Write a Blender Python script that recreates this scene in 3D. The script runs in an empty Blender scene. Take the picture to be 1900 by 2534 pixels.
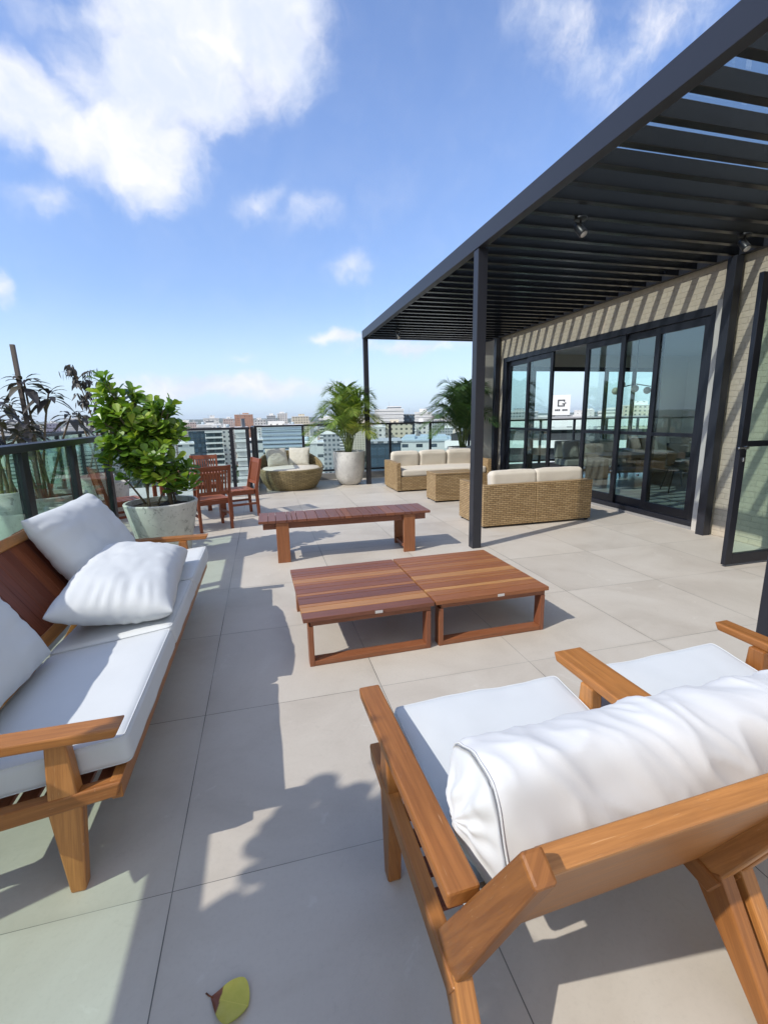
import bpy, math, random
from mathutils import Vector, Matrix, noise
random.seed(7)
R_ = math.radians
SC = bpy.context.scene
COL = SC.collection

# ------------------------------------------------------------------ camera
cam_d = bpy.data.cameras.new('camera')
cam = bpy.data.objects.new('camera', cam_d)
COL.objects.link(cam)
SC.camera = cam
PITCH, ROLL, YAW, EYE = 0.2039, 0.0196, 0.2514, 1.55
cp, sp, cr, sr = math.cos(PITCH), math.sin(PITCH), math.cos(ROLL), math.sin(ROLL)
cy, sy = math.cos(YAW), math.sin(YAW)
fwd = Vector((sy * cp, cy * cp, -sp)); rgt = Vector((cy, -sy, 0)); dwn = fwd.cross(rgt)
r2 = rgt * cr + dwn * sr; d2 = dwn * cr - rgt * sr
cam.matrix_world = Matrix(((r2.x, -d2.x, -fwd.x, 0), (r2.y, -d2.y, -fwd.y, 0), (r2.z, -d2.z, -fwd.z, EYE), (0, 0, 0, 1)))
cam_d.sensor_fit = 'VERTICAL'; cam_d.sensor_height = 36.0
cam_d.lens = 36.0 * 1140.2 / 2534.0
cam_d.clip_start = 0.05; cam_d.clip_end = 20000

# ------------------------------------------------------------------ sky, sun, exposure
SUN_DIR = Vector((-1.0, -0.36, 1.0)).normalized()
SUN_EL = math.asin(SUN_DIR.z); SUN_AZ = math.atan2(SUN_DIR.x, SUN_DIR.y)
world = bpy.data.worlds.new('World'); SC.world = world; world.use_nodes = True
SKY_STRENGTH = 0.15
EXPOSURE = 0.71
SUN_STRENGTH = 2.5


class NT:
    """small helper round a node tree"""
    def __init__(s, nt): s.nt = nt
    def n(s, typ, **kw):
        nd = s.nt.nodes.new(typ)
        for k, v in kw.items():
            if k.startswith('i_'):
                key = k[2:]; key = int(key) if key.isdigit() else key.replace('_', ' ')
                s.put(nd.inputs[key], v)
            else: setattr(nd, k, v)
        return nd
    def put(s, sock, v):
        if isinstance(v, bpy.types.NodeSocket): s.nt.links.new(v, sock)
        else: sock.default_value = v
    def math(s, op, a, b=None, c=None, clamp=False):
        nd = s.nt.nodes.new('ShaderNodeMath'); nd.operation = op; nd.use_clamp = clamp
        s.put(nd.inputs[0], a)
        if b is not None: s.put(nd.inputs[1], b)
        if c is not None: s.put(nd.inputs[2], c)
        return nd.outputs[0]
    def vmath(s, op, a, b=None):
        nd = s.nt.nodes.new('ShaderNodeVectorMath'); nd.operation = op
        s.put(nd.inputs[0], a)
        if b is not None: s.put(nd.inputs[1], b)
        return nd.outputs['Value'] if op in ('DOT_PRODUCT', 'LENGTH') else nd.outputs[0]
    def mix(s, f, a, b, blend='MIX'):
        nd = s.nt.nodes.new('ShaderNodeMix'); nd.data_type = 'RGBA'; nd.blend_type = blend
        s.put(nd.inputs[0], f); s.put(nd.inputs[6], a); s.put(nd.inputs[7], b)
        return nd.outputs[2]
    def ramp(s, f, stops):
        nd = s.nt.nodes.new('ShaderNodeValToRGB'); s.put(nd.inputs[0], f)
        cr_ = nd.color_ramp
        while len(cr_.elements) < len(stops): cr_.elements.new(0.5)
        for e, (p, c) in zip(cr_.elements, stops):
            e.position = p; e.color = (*c, 1) if len(c) == 3 else c
        return nd.outputs[0]
    def smooth(s, v, a, b):
        nd = s.nt.nodes.new('ShaderNodeMapRange'); nd.interpolation_type = 'SMOOTHSTEP'; nd.clamp = True
        s.put(nd.inputs[0], v); nd.inputs[1].default_value = a; nd.inputs[2].default_value = b
        return nd.outputs[0]
    def noise(s, vec, scale, detail=4, rough=0.55, dist=0.0, out='Fac', dims='3D'):
        nd = s.nt.nodes.new('ShaderNodeTexNoise'); nd.noise_dimensions = dims
        if vec is not None: s.put(nd.inputs['Vector'], vec)
        nd.inputs['Scale'].default_value = scale; nd.inputs['Detail'].default_value = detail
        nd.inputs['Roughness'].default_value = rough; nd.inputs['Distortion'].default_value = dist
        return nd.outputs[out]


def build_world():
    t = NT(world.node_tree); world.node_tree.nodes.clear()
    sky = t.n('ShaderNodeTexSky', sky_type='NISHITA', sun_disc=False, sun_elevation=SUN_EL,
              sun_rotation=SUN_AZ % (2 * math.pi), altitude=40.0, air_density=1.0, dust_density=0.15, ozone_density=1.5)
    d = t.n('ShaderNodeTexCoord').outputs['Generated']
    # clouds are laid out on the celestial sphere round one fixed world direction
    D0, E1, E2 = (-0.1836, 0.8637, 0.4695), (0.9781, 0.2079, 0.0), (0.0976, -0.4592, 0.8829)
    c = t.math('MAXIMUM', t.vmath('DOT_PRODUCT', d, D0), 0.05)
    px = t.math('DIVIDE', t.vmath('DOT_PRODUCT', d, E1), c)
    py = t.math('DIVIDE', t.vmath('DOT_PRODUCT', d, E2), c)
    cb = t.n('ShaderNodeCombineXYZ', i_0=px, i_1=py, i_2=0.0).outputs[0]
    w1 = t.noise(cb, 5.0, 3, 0.6, 0.0, 'Color'); w2 = t.noise(cb, 17.0, 4, 0.6, 0.0, 'Color')
    wv = t.vmath('SCALE', t.vmath('SUBTRACT', w1, (.5, .5, .5)), None); wv.node.inputs['Scale'].default_value = 0.11
    wv2 = t.vmath('SCALE', t.vmath('SUBTRACT', w2, (.5, .5, .5)), None); wv2.node.inputs['Scale'].default_value = 0.045
    p = t.vmath('ADD', t.vmath('ADD', cb, wv), wv2)
    BLOBS = [(0.141, 0.127, 0.158, 0.071, 0.252, 1.25), (0.08, 0.038, 0.119, 0.069, 0.222, 1.2), (0.236, 0.101, 0.089, 0.079, 0.232, 0.85), (0.032, -0.06, 0.094, 0.072, -0.057, 1.1), (-0.074, -0.042, 0.088, 0.05, -0.599, 1.0), (-0.132, -0.039, 0.052, 0.046, -0.149, 1.0), (0.061, -0.111, 0.051, 0.04, 0.16, 0.7), (-0.104, -0.138, 0.056, 0.026, 0.16, 0.45), (0.234, -0.093, 0.06, 0.026, 0.442, 0.45), (0.327, -0.105, 0.065, 0.03, 0.146, 0.33), (0.419, -0.197, 0.053, 0.029, 0.106, 0.42), (0.851, 0.239, 0.2, 0.082, -0.052, 0.36), (1.008, 0.324, 0.185, 0.075, 0.582, 0.42), (0.746, 0.271, 0.157, 0.036, 0.248, 0.3), (0.417, -0.321, 0.079, 0.015, 0.06, 0.7), (0.614, -0.327, 0.171, 0.023, 0.053, 0.6), (0.172, -0.45, 0.258, 0.028, 0.012, 0.85), (0.192, -0.387, 0.058, 0.015, 0.038, 0.3), (-0.003, 0.085, 0.087, 0.028, 0.25, 0.6), (-0.193, -0.273, 0.019, 0.03, 0.101, 0.6)]
    dens = None
    for (bx, by, rx, ry, ang, wt) in BLOBS:
        mp = t.n('ShaderNodeMapping', vector_type='TEXTURE', i_Vector=p)
        mp.inputs['Location'].default_value = (bx, by, 0); mp.inputs['Rotation'].default_value = (0, 0, ang)
        mp.inputs['Scale'].default_value = (rx * 1.5, ry * 1.5, 1)
        v = t.math('MULTIPLY', t.math('SUBTRACT', 1.0, t.vmath('LENGTH', mp.outputs[0]), clamp=True), wt)
        dens = v if dens is None else t.math('SMOOTH_MAX', dens, v, 0.15)
    f1 = t.noise(p, 9.0, 9, 0.62, 0.3); f2 = t.noise(p, 30.0, 6, 0.6, 0.2)
    e = t.math('ADD', t.math('MULTIPLY', t.math('SUBTRACT', f1, 0.5), 0.80), t.math('MULTIPLY', t.math('SUBTRACT', f2, 0.5), 0.16))
    dens = t.math('ADD', dens, t.math('MULTIPLY', e, t.smooth(dens, 0.02, 0.25)))
    cover = t.smooth(dens, 0.04, 0.70)
    soft = t.math('MULTIPLY', t.smooth(t.noise(p, 3.2, 6, .6, .4), 0.5, 0.85), 0.13)
    cover = t.math('MAXIMUM', cover, soft)
    # broken cloud added out of view, behind and beside the viewer, as fill light
    back = t.smooth(t.vmath('DOT_PRODUCT', d, (-0.25, 0.97, 0.0)), 0.12, -0.25)
    bn = t.noise(d, 3.0, 7, 0.62, 0.4)
    cover = t.math('MAXIMUM', cover, t.math('MULTIPLY', back, t.smooth(bn, 0.36, 0.60)))
    shade = t.smooth(t.noise(p, 7.0, 5, 0.6, 0.2), 0.35, 0.75)
    ccol = t.mix(shade, (3.3, 3.6, 4.3, 1), (4.7, 4.6, 4.65, 1))
    # slight lift of the Nishita colour towards the photograph's periwinkle blue
    base = t.mix(1.0, sky.outputs[0], (.93, .95, 1.10, 1), 'MULTIPLY')
    el = t.n('ShaderNodeSeparateXYZ', i_0=d).outputs[2]
    dk = t.math('SUBTRACT', 0.95, t.math('MULTIPLY', t.math('SUBTRACT', 1.0, t.smooth(el, 0.12, 0.5)), 0.20))
    base = t.mix(1.0, base, t.n('ShaderNodeCombineColor', i_0=dk, i_1=dk, i_2=dk).outputs[0], 'MULTIPLY')
    hz = t.math('SUBTRACT', 1.0, t.smooth(el, -0.02, 0.24))
    base = t.mix(t.math('MULTIPLY', hz, 0.92), base, (2.65, 3.45, 4.3, 1))
    ccol = t.mix(back, ccol, (5.6, 5.5, 5.4, 1))  # the added unseen cloud is made brighter to lift the shadows
    col = t.mix(t.math('MULTIPLY', cover, 0.96), base, ccol)
    bg = t.n('ShaderNodeBackground', i_Color=col, i_Strength=SKY_STRENGTH)
    out = t.n('ShaderNodeOutputWorld', i_Surface=bg.outputs[0])


build_world()
sun_d = bpy.data.lights.new('sun', 'SUN'); sun_d.energy = SUN_STRENGTH; sun_d.angle = R_(0.55); sun_d.color = (1.0, 0.955, 0.88)
sun = bpy.data.objects.new('sun', sun_d); COL.objects.link(sun)
sun.rotation_euler = (-SUN_DIR).to_track_quat('-Z', 'Y').to_euler(); sun.location = (-20, -8, 25)
SC.view_settings.view_transform = 'Standard'; SC.view_settings.look = 'None'
SC.view_settings.exposure = EXPOSURE; SC.view_settings.gamma = 1.0
SC.cycles.use_denoising = True
SC.cycles.max_bounces = 10; SC.cycles.transparent_max_bounces = 24; SC.cycles.diffuse_bounces = 4; SC.cycles.glossy_bounces = 4
SC.cycles.caustics_reflective = False; SC.cycles.caustics_refractive = False

# ------------------------------------------------------------------ materials
M = {}


def newmat(name):
    m = bpy.data.materials.new(name); m.use_nodes = True; m.node_tree.nodes.clear()
    t = NT(m.node_tree); M[name] = m
    return t


def finish(t, bsdf, bump=None):
    t.n('ShaderNodeOutputMaterial', i_Surface=bsdf)


def principled(t, col, rough=0.5, metal=0.0, spec=0.5, bump=None, bstr=0.3, bdist=0.01, **kw):
    p = t.n('ShaderNodeBsdfPrincipled')
    t.put(p.inputs['Base Color'], col if isinstance(col, bpy.types.NodeSocket) or len(col) == 4 else (*col, 1))
    t.put(p.inputs['Roughness'], rough); t.put(p.inputs['Metallic'], metal); t.put(p.inputs['Specular IOR Level'], spec)
    for k, v in kw.items(): t.put(p.inputs[k.replace('_', ' ')], v)
    if bump is not None:
        b = t.n('ShaderNodeBump', i_Height=bump, i_Strength=bstr, i_Distance=bdist)
        t.nt.links.new(b.outputs[0], p.inputs['Normal'])
    return p.outputs[0]


def simple(name, col, rough=0.5, metal=0.0, spec=0.5, var=0.12, scale=6.0, bstr=0.0):
    t = newmat(name); co = t.n('ShaderNodeTexCoord').outputs['Object']
    nz = t.noise(co, scale, 5, 0.6)
    c = t.mix(nz, tuple(x * (1 - var) for x in col) + (1,), tuple(min(1, x * (1 + var)) for x in col) + (1,))
    finish(t, principled(t, c, rough, metal, spec, nz if bstr else None, bstr, 0.005))


def tone(t): return t.n('ShaderNodeVertexColor', layer_name='tone').outputs[0]


def wood(name, stops, rough=0.42, grain=(2.2, 70.0), depth=0.35, wear=0.0):
    """stops: colours over the per-plank tone; grain runs along UV u"""
    t = newmat(name); uv = t.n('ShaderNodeUVMap', uv_map='uv').outputs[0]
    tn = t.n('ShaderNodeSeparateColor', i_0=tone(t)).outputs[0]
    mp = t.n('ShaderNodeMapping', i_Vector=uv); mp.inputs['Scale'].default_value = (grain[0], grain[1], 1)
    g1 = t.noise(mp.outputs[0], 1.0, 6, 0.62, 0.7)
    mp2 = t.n('ShaderNodeMapping', i_Vector=uv); mp2.inputs['Scale'].default_value = (grain[0] * 3, grain[1] * 3.2, 1)
    g2 = t.noise(mp2.outputs[0], 1.0, 3, 0.6, 0.2)
    big = t.noise(uv, 5.0, 4, 0.6, 0.5)
    base = t.ramp(tn, stops)
    g = t.math('ADD', t.math('MULTIPLY', g1, 0.7), t.math('MULTIPLY', g2, 0.3))
    gk = t.smooth(g, 0.33, 0.68)
    dark = t.mix(1.0, base, (1 - depth, 1 - depth * 1.12, 1 - depth * 1.2, 1), 'MULTIPLY')
    c = t.mix(gk, dark, base)
    c = t.mix(t.math('MULTIPLY', t.smooth(big, 0.5, 0.8), 0.35), c, t.mix(1.0, c, (1.28, 1.2, 1.1, 1), 'MULTIPLY'))
    if wear:
        w = t.smooth(t.noise(uv, 38.0, 3, 0.7, 1.5), 0.74, 0.79)
        c = t.mix(t.math('MULTIPLY', w, wear), c, (0.62, 0.52, 0.42, 1))
        gp = t.smooth(t.noise(uv, 2.6, 6, 0.7, 1.0), 0.55, 0.72)
        c = t.mix(t.math('MULTIPLY', gp, 0.38), c, (.20, .105, .05, 1))
        sc = t.n('ShaderNodeMapping', i_Vector=uv); sc.inputs['Scale'].default_value = (7, 120, 1)
        c = t.mix(t.math('MULTIPLY', t.smooth(t.noise(sc.outputs[0], 1.0, 2, .5, 2.5), .70, .75), .35), c, (.60, .40, .22, 1))
    finish(t, principled(t, c, t.math('ADD', rough, t.math('MULTIPLY', g1, 0.15)), 0, 0.45, g, 0.25, 0.002))


wood('wood_honey', [(0, (.30, .115, .029)), (.5, (.42, .172, .044)), (1, (.53, .24, .074))], 0.36, (2.5, 55), 0.34, 0.7)
wood('wood_red', [(0, (.155, .040, .020)), (.5, (.215, .060, .026)), (1, (.28, .088, .036))], 0.4, (2.5, 60), 0.35)
wood('wood_table', [(0, (.165, .065, .046)), (.3, (.24, .088, .044)), (.55, (.31, .118, .047)), (.8, (.40, .175, .062)), (1, (.52, .27, .10))], 0.34, (3, 70), 0.32)
wood('wood_chair', [(0, (.20, .052, .024)), (.5, (.27, .075, .030)), (1, (.35, .115, .045))], 0.42, (3, 70), 0.3)
wood('wood_grey', [(0, (.10, .085, .075)), (1, (.17, .14, .12))], 0.6)
simple('steel_dark', (.020, .021, .028), 0.42, 0.0, 0.45, 0.1, 3)
simple('slat_black', (.0030, .0032, .0045), 0.24, 0.0, 0.5, 0.1, 3)
simple('frame_dark', (.012, .013, .019), 0.38, 0.0, 0.45, 0.1, 3)
simple('black_plastic', (.012, .012, .013), 0.35)
simple('chrome', (.55, .55, .56), 0.25, 1.0)
simple('soil', (.045, .032, .022), 0.95, 0, 0.2, 0.4, 40, 0.6)
simple('stem_bark', (.17, .135, .095), 0.85, 0, 0.2, 0.3, 30, 0.4)
simple('stem_green', (.16, .20, .06), 0.6, 0, 0.3, 0.25, 12)
simple('plaster_beige', (.60, .55, .47), 0.85, 0, 0.2, 0.05, 4)
simple('ceiling_white', (.62, .61, .59), 0.9, 0, 0.2, 0.03, 4)
simple('interior_floor', (.36, .36, .35), 0.25, 0, 0.5, 0.06, 3)
simple('fabric_grey', (.30, .29, .26), 0.9, 0, 0.15, 0.08, 20)
simple('leather_dark', (.028, .026, .026), 0.4, 0, 0.4, 0.15, 14)
simple('lamp_glass', (.66, .58, .46), 0.2, 0, 0.5, 0.05, 5)
simple('concrete_pier', (.52, .49, .44), 0.85, 0, 0.2, 0.12, 9, 0.25)
simple('curb_stone', (.28, .27, .26), 0.8, 0, 0.2, 0.12, 7, 0.2)
simple('tag_silver', (.62, .60, .58), 0.4, 0.3)
simple('hills_green', (.085, .105, .075), 1.0, 0, 0.05, 0.4, 0.006)
simple('city_floor', (.17, .17, .155), 1.0, 0, 0.05, 0.45, 0.02)
simple('roof_blue', (.42, .50, .54), 0.55, 0, 0.3, 0.08, 0.3)
simple('white_paint', (.78, .77, .74), 0.6, 0, 0.3, 0.04, 2)
simple('asphalt_dark', (.05, .05, .055), 0.8, 0, 0.2, 0.1, 0.5)


def fabric(name, col, weave=900.0, rough=0.92, wr=0.0, var=0.05):
    t = newmat(name); co = t.n('ShaderNodeTexCoord').outputs['Object']
    nz = t.noise(co, 5.0, 5, 0.6); fine = t.noise(co, weave * 0.5, 2, 0.6)
    c = t.mix(nz, tuple(x * (1 - var) for x in col) + (1,), tuple(min(.95, x * (1 + var)) for x in col) + (1,))
    h = fine
    finish(t, principled(t, c, rough, 0, 0.2, h, 0.12, 0.0008, Sheen_Weight=0.15))


fabric('canvas_white', (.575, .60, .61))
fabric('canvas_bolster', (.63, .635, .635))
fabric('canvas_cream', (.60, .545, .455))
fabric('canvas_sage', (.50, .475, .40))


def wicker(name, ca, cb, sx, sz, mort=(.10, .065, .03)):
    t = newmat(name); uv = t.n('ShaderNodeUVMap', uv_map='uv').outputs[0]
    wob = t.noise(uv, 35.0, 2, 0.5, 0, 'Color')
    ws = t.vmath('SCALE', t.vmath('SUBTRACT', wob, (.5, .5, .5))); ws.node.inputs['Scale'].default_value = 0.006
    v = t.vmath('ADD', uv, ws)
    b = t.n('ShaderNodeTexBrick', i_Vector=v, i_Color1=(*ca, 1), i_Color2=(*cb, 1), i_Mortar=(*mort, 1))
    b.offset = 0.5; b.inputs['Scale'].default_value = 1.0; b.inputs['Mortar Size'].default_value = sz * 0.17
    b.inputs['Mortar Smooth'].default_value = 0.8
    b.inputs['Brick Width'].default_value = sx; b.inputs['Row Height'].default_value = sz; b.inputs['Bias'].default_value = 0.0
    big = t.noise(uv, 6, 4, 0.6)
    c = t.mix(t.math('MULTIPLY', t.smooth(big, .35, .75), 0.35), b.outputs[0], t.mix(1.0, b.outputs[0], (.72, .68, .6, 1), 'MULTIPLY'))
    h = t.math('SUBTRACT', 1.0, b.outputs['Fac'])
    finish(t, principled(t, c, 0.5, 0, 0.4, h, 0.7, 0.006))


wicker('wicker_tan', (.46, .32, .165), (.33, .215, .10), 0.085, 0.027, (.07, .042, .018))
wicker('wicker_olive', (.33, .255, .125), (.22, .17, .08), 0.12, 0.04, (.06, .045, .02))


def glass(name, tint, gain=1.0, base=0.04):
    t = newmat(name)
    f = t.n('ShaderNodeLayerWeight', i_Blend=0.5).outputs['Facing']
    fr = t.math('ADD', base * gain, t.math('MULTIPLY', t.math('POWER', f, 4.0), 0.85), clamp=True)
    tr = t.n('ShaderNodeBsdfTransparent', i_Color=(*tint, 1)); gl = t.n('ShaderNodeBsdfGlossy', i_Color=(.95, 1, .98, 1), i_Roughness=0.0)
    mx = t.n('ShaderNodeMixShader', i_0=fr, i_1=tr.outputs[0], i_2=gl.outputs[0])
    finish(t, mx.outputs[0])


# every pane is a thin box, so light crosses two faces
glass('glass_green', (.845, .957, .908), 1.0)
glass('glass_back', (.90, .975, .965), 1.0)
glass('glass_clear', (.92, .985, .965), 1.0)
glass('glass_door', (.90, .985, .965), 2.2)
glass('glass_roof', (.78, .82, .82), 1.0)


def leaf(name, dark, mid, light, rough=0.35, trans=0.35):
    t = newmat(name)
    tn = t.n('ShaderNodeSeparateColor', i_0=tone(t)).outputs[0]
    co = t.n('ShaderNodeTexCoord').outputs['Object']
    k = t.math('ADD', tn, t.math('MULTIPLY', t.math('SUBTRACT', t.noise(co, 9, 3), 0.5), 0.35), clamp=True)
    c = t.ramp(k, [(0, dark), (.5, mid), (1, light)])
    p = principled(t, c, rough, 0, 0.5)
    tl = t.n('ShaderNodeBsdfTranslucent', i_Color=t.mix(1.0, c, (1.3, 1.35, .6, 1), 'MULTIPLY'))
    mx = t.n('ShaderNodeMixShader', i_0=trans, i_1=p, i_2=tl.outputs[0])
    finish(t, mx.outputs[0])


leaf('leaf_clusia', (.045, .11, .014), (.145, .27, .03), (.42, .50, .07), 0.32, 0.28)
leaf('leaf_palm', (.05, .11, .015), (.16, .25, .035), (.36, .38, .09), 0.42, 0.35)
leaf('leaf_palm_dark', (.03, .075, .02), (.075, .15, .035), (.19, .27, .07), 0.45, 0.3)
leaf('leaf_dark', (.022, .022, .027), (.05, .046, .044), (.11, .10, .06), 0.5, 0.15)
leaf('leaf_tree', (.03, .05, .02), (.05, .08, .03), (.09, .12, .05), 0.6, 0.2)


def floor_mat():
    t = newmat('porcelain_tile'); co = t.n('ShaderNodeTexCoord').outputs['Object']
    sep = t.n('ShaderNodeSeparateXYZ', i_0=co)
    TS, OX, OY = 0.9722, -0.3983, 1.4043
    u = t.math('DIVIDE', t.math('SUBTRACT', sep.outputs[0], OX - 20 * TS), TS); v = t.math('DIVIDE', t.math('SUBTRACT', sep.outputs[1], OY - 20 * TS), TS)
    fu = t.math('FRACT', u); fv = t.math('FRACT', v)
    du = t.math('MINIMUM', fu, t.math('SUBTRACT', 1.0, fu)); dv = t.math('MINIMUM', fv, t.math('SUBTRACT', 1.0, fv))
    wob = t.math('ADD', 0.0016, t.math('MULTIPLY', t.smooth(t.noise(co, 1.1, 3), .35, .75), 0.0013))
    gu = t.math('LESS_THAN', du, wob); gv = t.math('LESS_THAN', dv, t.math('MULTIPLY', wob, 0.75)); g = t.math('MAXIMUM', gu, gv)
    cell = t.n('ShaderNodeTexWhiteNoise', noise_dimensions='2D')
    t.put(cell.inputs['Vector'], t.n('ShaderNodeCombineXYZ', i_0=t.math('FLOOR', u), i_1=t.math('FLOOR', v)).outputs[0])
    cl = t.noise(t.vmath('ADD', co, t.vmath('SCALE', cell.outputs['Color'])), 1.6, 8, 0.62, 0.6)
    fine = t.noise(co, 60, 4, .7); sp2 = t.noise(co, 0.55, 5, .6, .5)
    c = t.ramp(cl, [(.25, (.43, .385, .325)), (.5, (.505, .46, .395)), (.75, (.55, .51, .445))])
    c = t.mix(t.math('MULTIPLY', t.smooth(fine, .45, .8), .16), c, (.30, .275, .235, 1))
    c = t.mix(t.math('MULTIPLY', t.smooth(sp2, .52, .78), .30), c, (.40, .34, .275, 1))
    # dried water marks and scuffs
    mk = t.smooth(t.noise(co, 3.3, 6, .65, 1.8), .62, .69)
    c = t.mix(t.math('MULTIPLY', mk, .26), c, (.64, .61, .55, 1))
    dt = t.smooth(t.noise(co, 5.5, 7, .72, 2.2), .60, .74)
    c = t.mix(t.math('MULTIPLY', dt, .30), c, (.33, .295, .24, 1))
    grit = t.smooth(t.noise(co, 130, 2, .5), .74, .80)
    c = t.mix(t.math('MULTIPLY', grit, .45), c, (.20, .175, .14, 1))
    ed = t.math('SUBTRACT', 1.0, t.smooth(t.math('MINIMUM', du, dv), .002, .035))
    c = t.mix(t.math('MULTIPLY', t.math('MULTIPLY', ed, t.smooth(t.noise(co, 2.2, 4, .6), .4, .7)), .28), c, (.36, .32, .26, 1))
    tv = t.math('ADD', 0.962, t.math('MULTIPLY', cell.outputs['Value'], 0.075))
    tvc = t.n('ShaderNodeCombineColor', i_0=tv, i_1=tv, i_2=tv).outputs[0]
    c = t.mix(1.0, c, tvc, 'MULTIPLY')
    gcol = t.mix(t.smooth(t.noise(co, 0.9, 2), .42, .58), (.10, .095, .085, 1), (.30, .285, .25, 1))
    c = t.mix(g, c, gcol)
    ro = t.math('ADD', 0.42, t.math('MULTIPLY', cl, 0.22))
    h = t.math('ADD', t.math('MULTIPLY', fine, 0.25), t.math('MULTIPLY', t.math('SUBTRACT', 1.0, g), 1.0))
    finish(t, principled(t, c, ro, 0, 0.35, h, 0.18, 0.0015))


floor_mat()


def brick_mat():
    t = newmat('painted_brick'); uv = t.n('ShaderNodeUVMap', uv_map='uv').outputs[0]
    wob = t.noise(uv, 14.0, 3, 0.6, 0, 'Color')
    ws = t.vmath('SCALE', t.vmath('SUBTRACT', wob, (.5, .5, .5))); ws.node.inputs['Scale'].default_value = 0.012
    b = t.n('ShaderNodeTexBrick', i_Vector=t.vmath('ADD', uv, ws), i_Color1=(.52, .445, .345, 1), i_Color2=(.48, .41, .32, 1), i_Mortar=(.45, .385, .30, 1))
    b.inputs['Scale'].default_value = 1.0; b.inputs['Brick Width'].default_value = 0.235; b.inputs['Row Height'].default_value = 0.068
    b.inputs['Mortar Size'].default_value = 0.006; b.inputs['Mortar Smooth'].default_value = 0.6
    nz = t.noise(uv, 22, 6, 0.65); big = t.noise(uv, 1.8, 5, 0.6)
    c = t.mix(t.math('MULTIPLY', t.smooth(nz, .4, .75), 0.35), b.outputs[0], (.30, .27, .215, 1))
    c = t.mix(t.math('MULTIPLY', t.smooth(big, .45, .8), 0.25), c, (.55, .50, .42, 1))
    h = t.math('ADD', t.math('SUBTRACT', 1.0, b.outputs['Fac']), t.math('MULTIPLY', nz, 0.6))
    finish(t, principled(t, c, 0.9, 0, 0.15, h, 0.55, 0.012))


brick_mat()


def concrete_pot(name, col, stain=0.5):
    t = newmat(name); co = t.n('ShaderNodeTexCoord').outputs['Object']
    a = t.noise(co, 3.0, 7, 0.65, 0.4); b = t.noise(co, 14.0, 6, 0.7, 1.0)
    mp = t.n('ShaderNodeMapping', i_Vector=co); mp.inputs['Scale'].default_value = (9, 9, 1.2)
    st = t.noise(mp.outputs[0], 1.0, 5, 0.6)
    c = t.mix(t.smooth(a, .3, .75), tuple(x * .82 for x in col) + (1,), tuple(min(1, x * 1.08) for x in col) + (1,))
    c = t.mix(t.math('MULTIPLY', t.smooth(b, .54, .66), stain), c, (.115, .11, .10, 1))
    c = t.mix(t.math('MULTIPLY', t.smooth(st, .5, .8), stain * .35), c, (.24, .235, .215, 1))
    finish(t, principled(t, c, 0.85, 0, 0.2, b, 0.2, 0.004))


concrete_pot('pot_concrete', (.62, .61, .57), 0.6)
concrete_pot('pot_white', (.60, .585, .55), 0.28)


def facade(name, wallc, winc, fx, fz, wx, wz, var=0.06):
    """window pattern: period fx by fz metres, glazed share wx by wz"""
    t = newmat(name); uv = t.n('ShaderNodeUVMap', uv_map='uv').outputs[0]
    sep = t.n('ShaderNodeSeparateXYZ', i_0=uv)
    iu = t.math('DIVIDE', sep.outputs[0], fx); iv = t.math('DIVIDE', sep.outputs[1], fz)
    u = t.math('FRACT', iu); v = t.math('FRACT', iv)
    mu = t.math('LESS_THAN', t.math('ABSOLUTE', t.math('SUBTRACT', u, 0.5)), wx / 2)
    mv = t.math('LESS_THAN', t.math('ABSOLUTE', t.math('SUBTRACT', v, 0.5)), wz / 2)
    g = t.n('ShaderNodeNewGeometry'); nz = t.n('ShaderNodeSeparateXYZ', i_0=g.outputs['Normal']).outputs[2]
    side = t.math('LESS_THAN', t.math('ABSOLUTE', nz), 0.5)
    m = t.math('MULTIPLY', t.math('MULTIPLY', mu, mv), side)
    wn = t.n('ShaderNodeTexWhiteNoise', noise_dimensions='2D')
    t.put(wn.inputs['Vector'], t.n('ShaderNodeCombineXYZ', i_0=t.math('FLOOR', iu), i_1=t.math('FLOOR', iv)).outputs[0])
    wc = t.mix(wn.outputs['Value'], tuple(x * .6 for x in winc) + (1,), tuple(x * 1.6 for x in winc) + (1,))
    nzs = t.noise(uv, 0.2, 5, .6)
    wl = t.mix(nzs, tuple(x * (1 - var * 2) for x in wallc) + (1,), tuple(min(1, x * (1 + var)) for x in wallc) + (1,))
    c = t.mix(m, wl, wc)
    finish(t, principled(t, c, t.math('SUBTRACT', 0.85, t.math('MULTIPLY', m, 0.6)), 0, 0.35))


facade('facade_white_band', (.66, .65, .62), (.06, .075, .10), 30, 3.3, 1.0, 0.36)
facade('facade_white_grid', (.64, .62, .59), (.09, .10, .12), 3.4, 3.2, 0.42, 0.45)
facade('facade_cream_grid', (.60, .54, .42), (.13, .12, .10), 3.6, 3.2, 0.45, 0.45)
facade('facade_pink_grid', (.58, .47, .43), (.15, .13, .13), 3.0, 3.1, 0.45, 0.45)
facade('facade_orange_grid', (.46, .24, .15), (.26, .16, .12), 3.6, 3.1, 0.55, 0.5)
facade('facade_grey_grid', (.40, .41, .42), (.10, .12, .14), 3.0, 3.2, 0.6, 0.5)
facade('facade_blue_band', (.45, .54, .64), (.03, .05, .075), 60, 3.6, 1.0, 0.30)
facade('facade_glass_dark', (.035, .06, .085), (.05, .085, .12), 2.4, 3.3, 0.85, 0.7)
facade('facade_dark_balcony', (.06, .09, .10), (.02, .035, .045), 4.0, 3.2, 0.7, 0.5)
facade('facade_violet', (.36, .34, .42), (.14, .14, .18), 3.0, 3.2, 0.5, 0.45)
facade('facade_white_holes', (.60, .62, .60), (.05, .07, .09), 6.0, 5.2, 0.45, 0.28)
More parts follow.
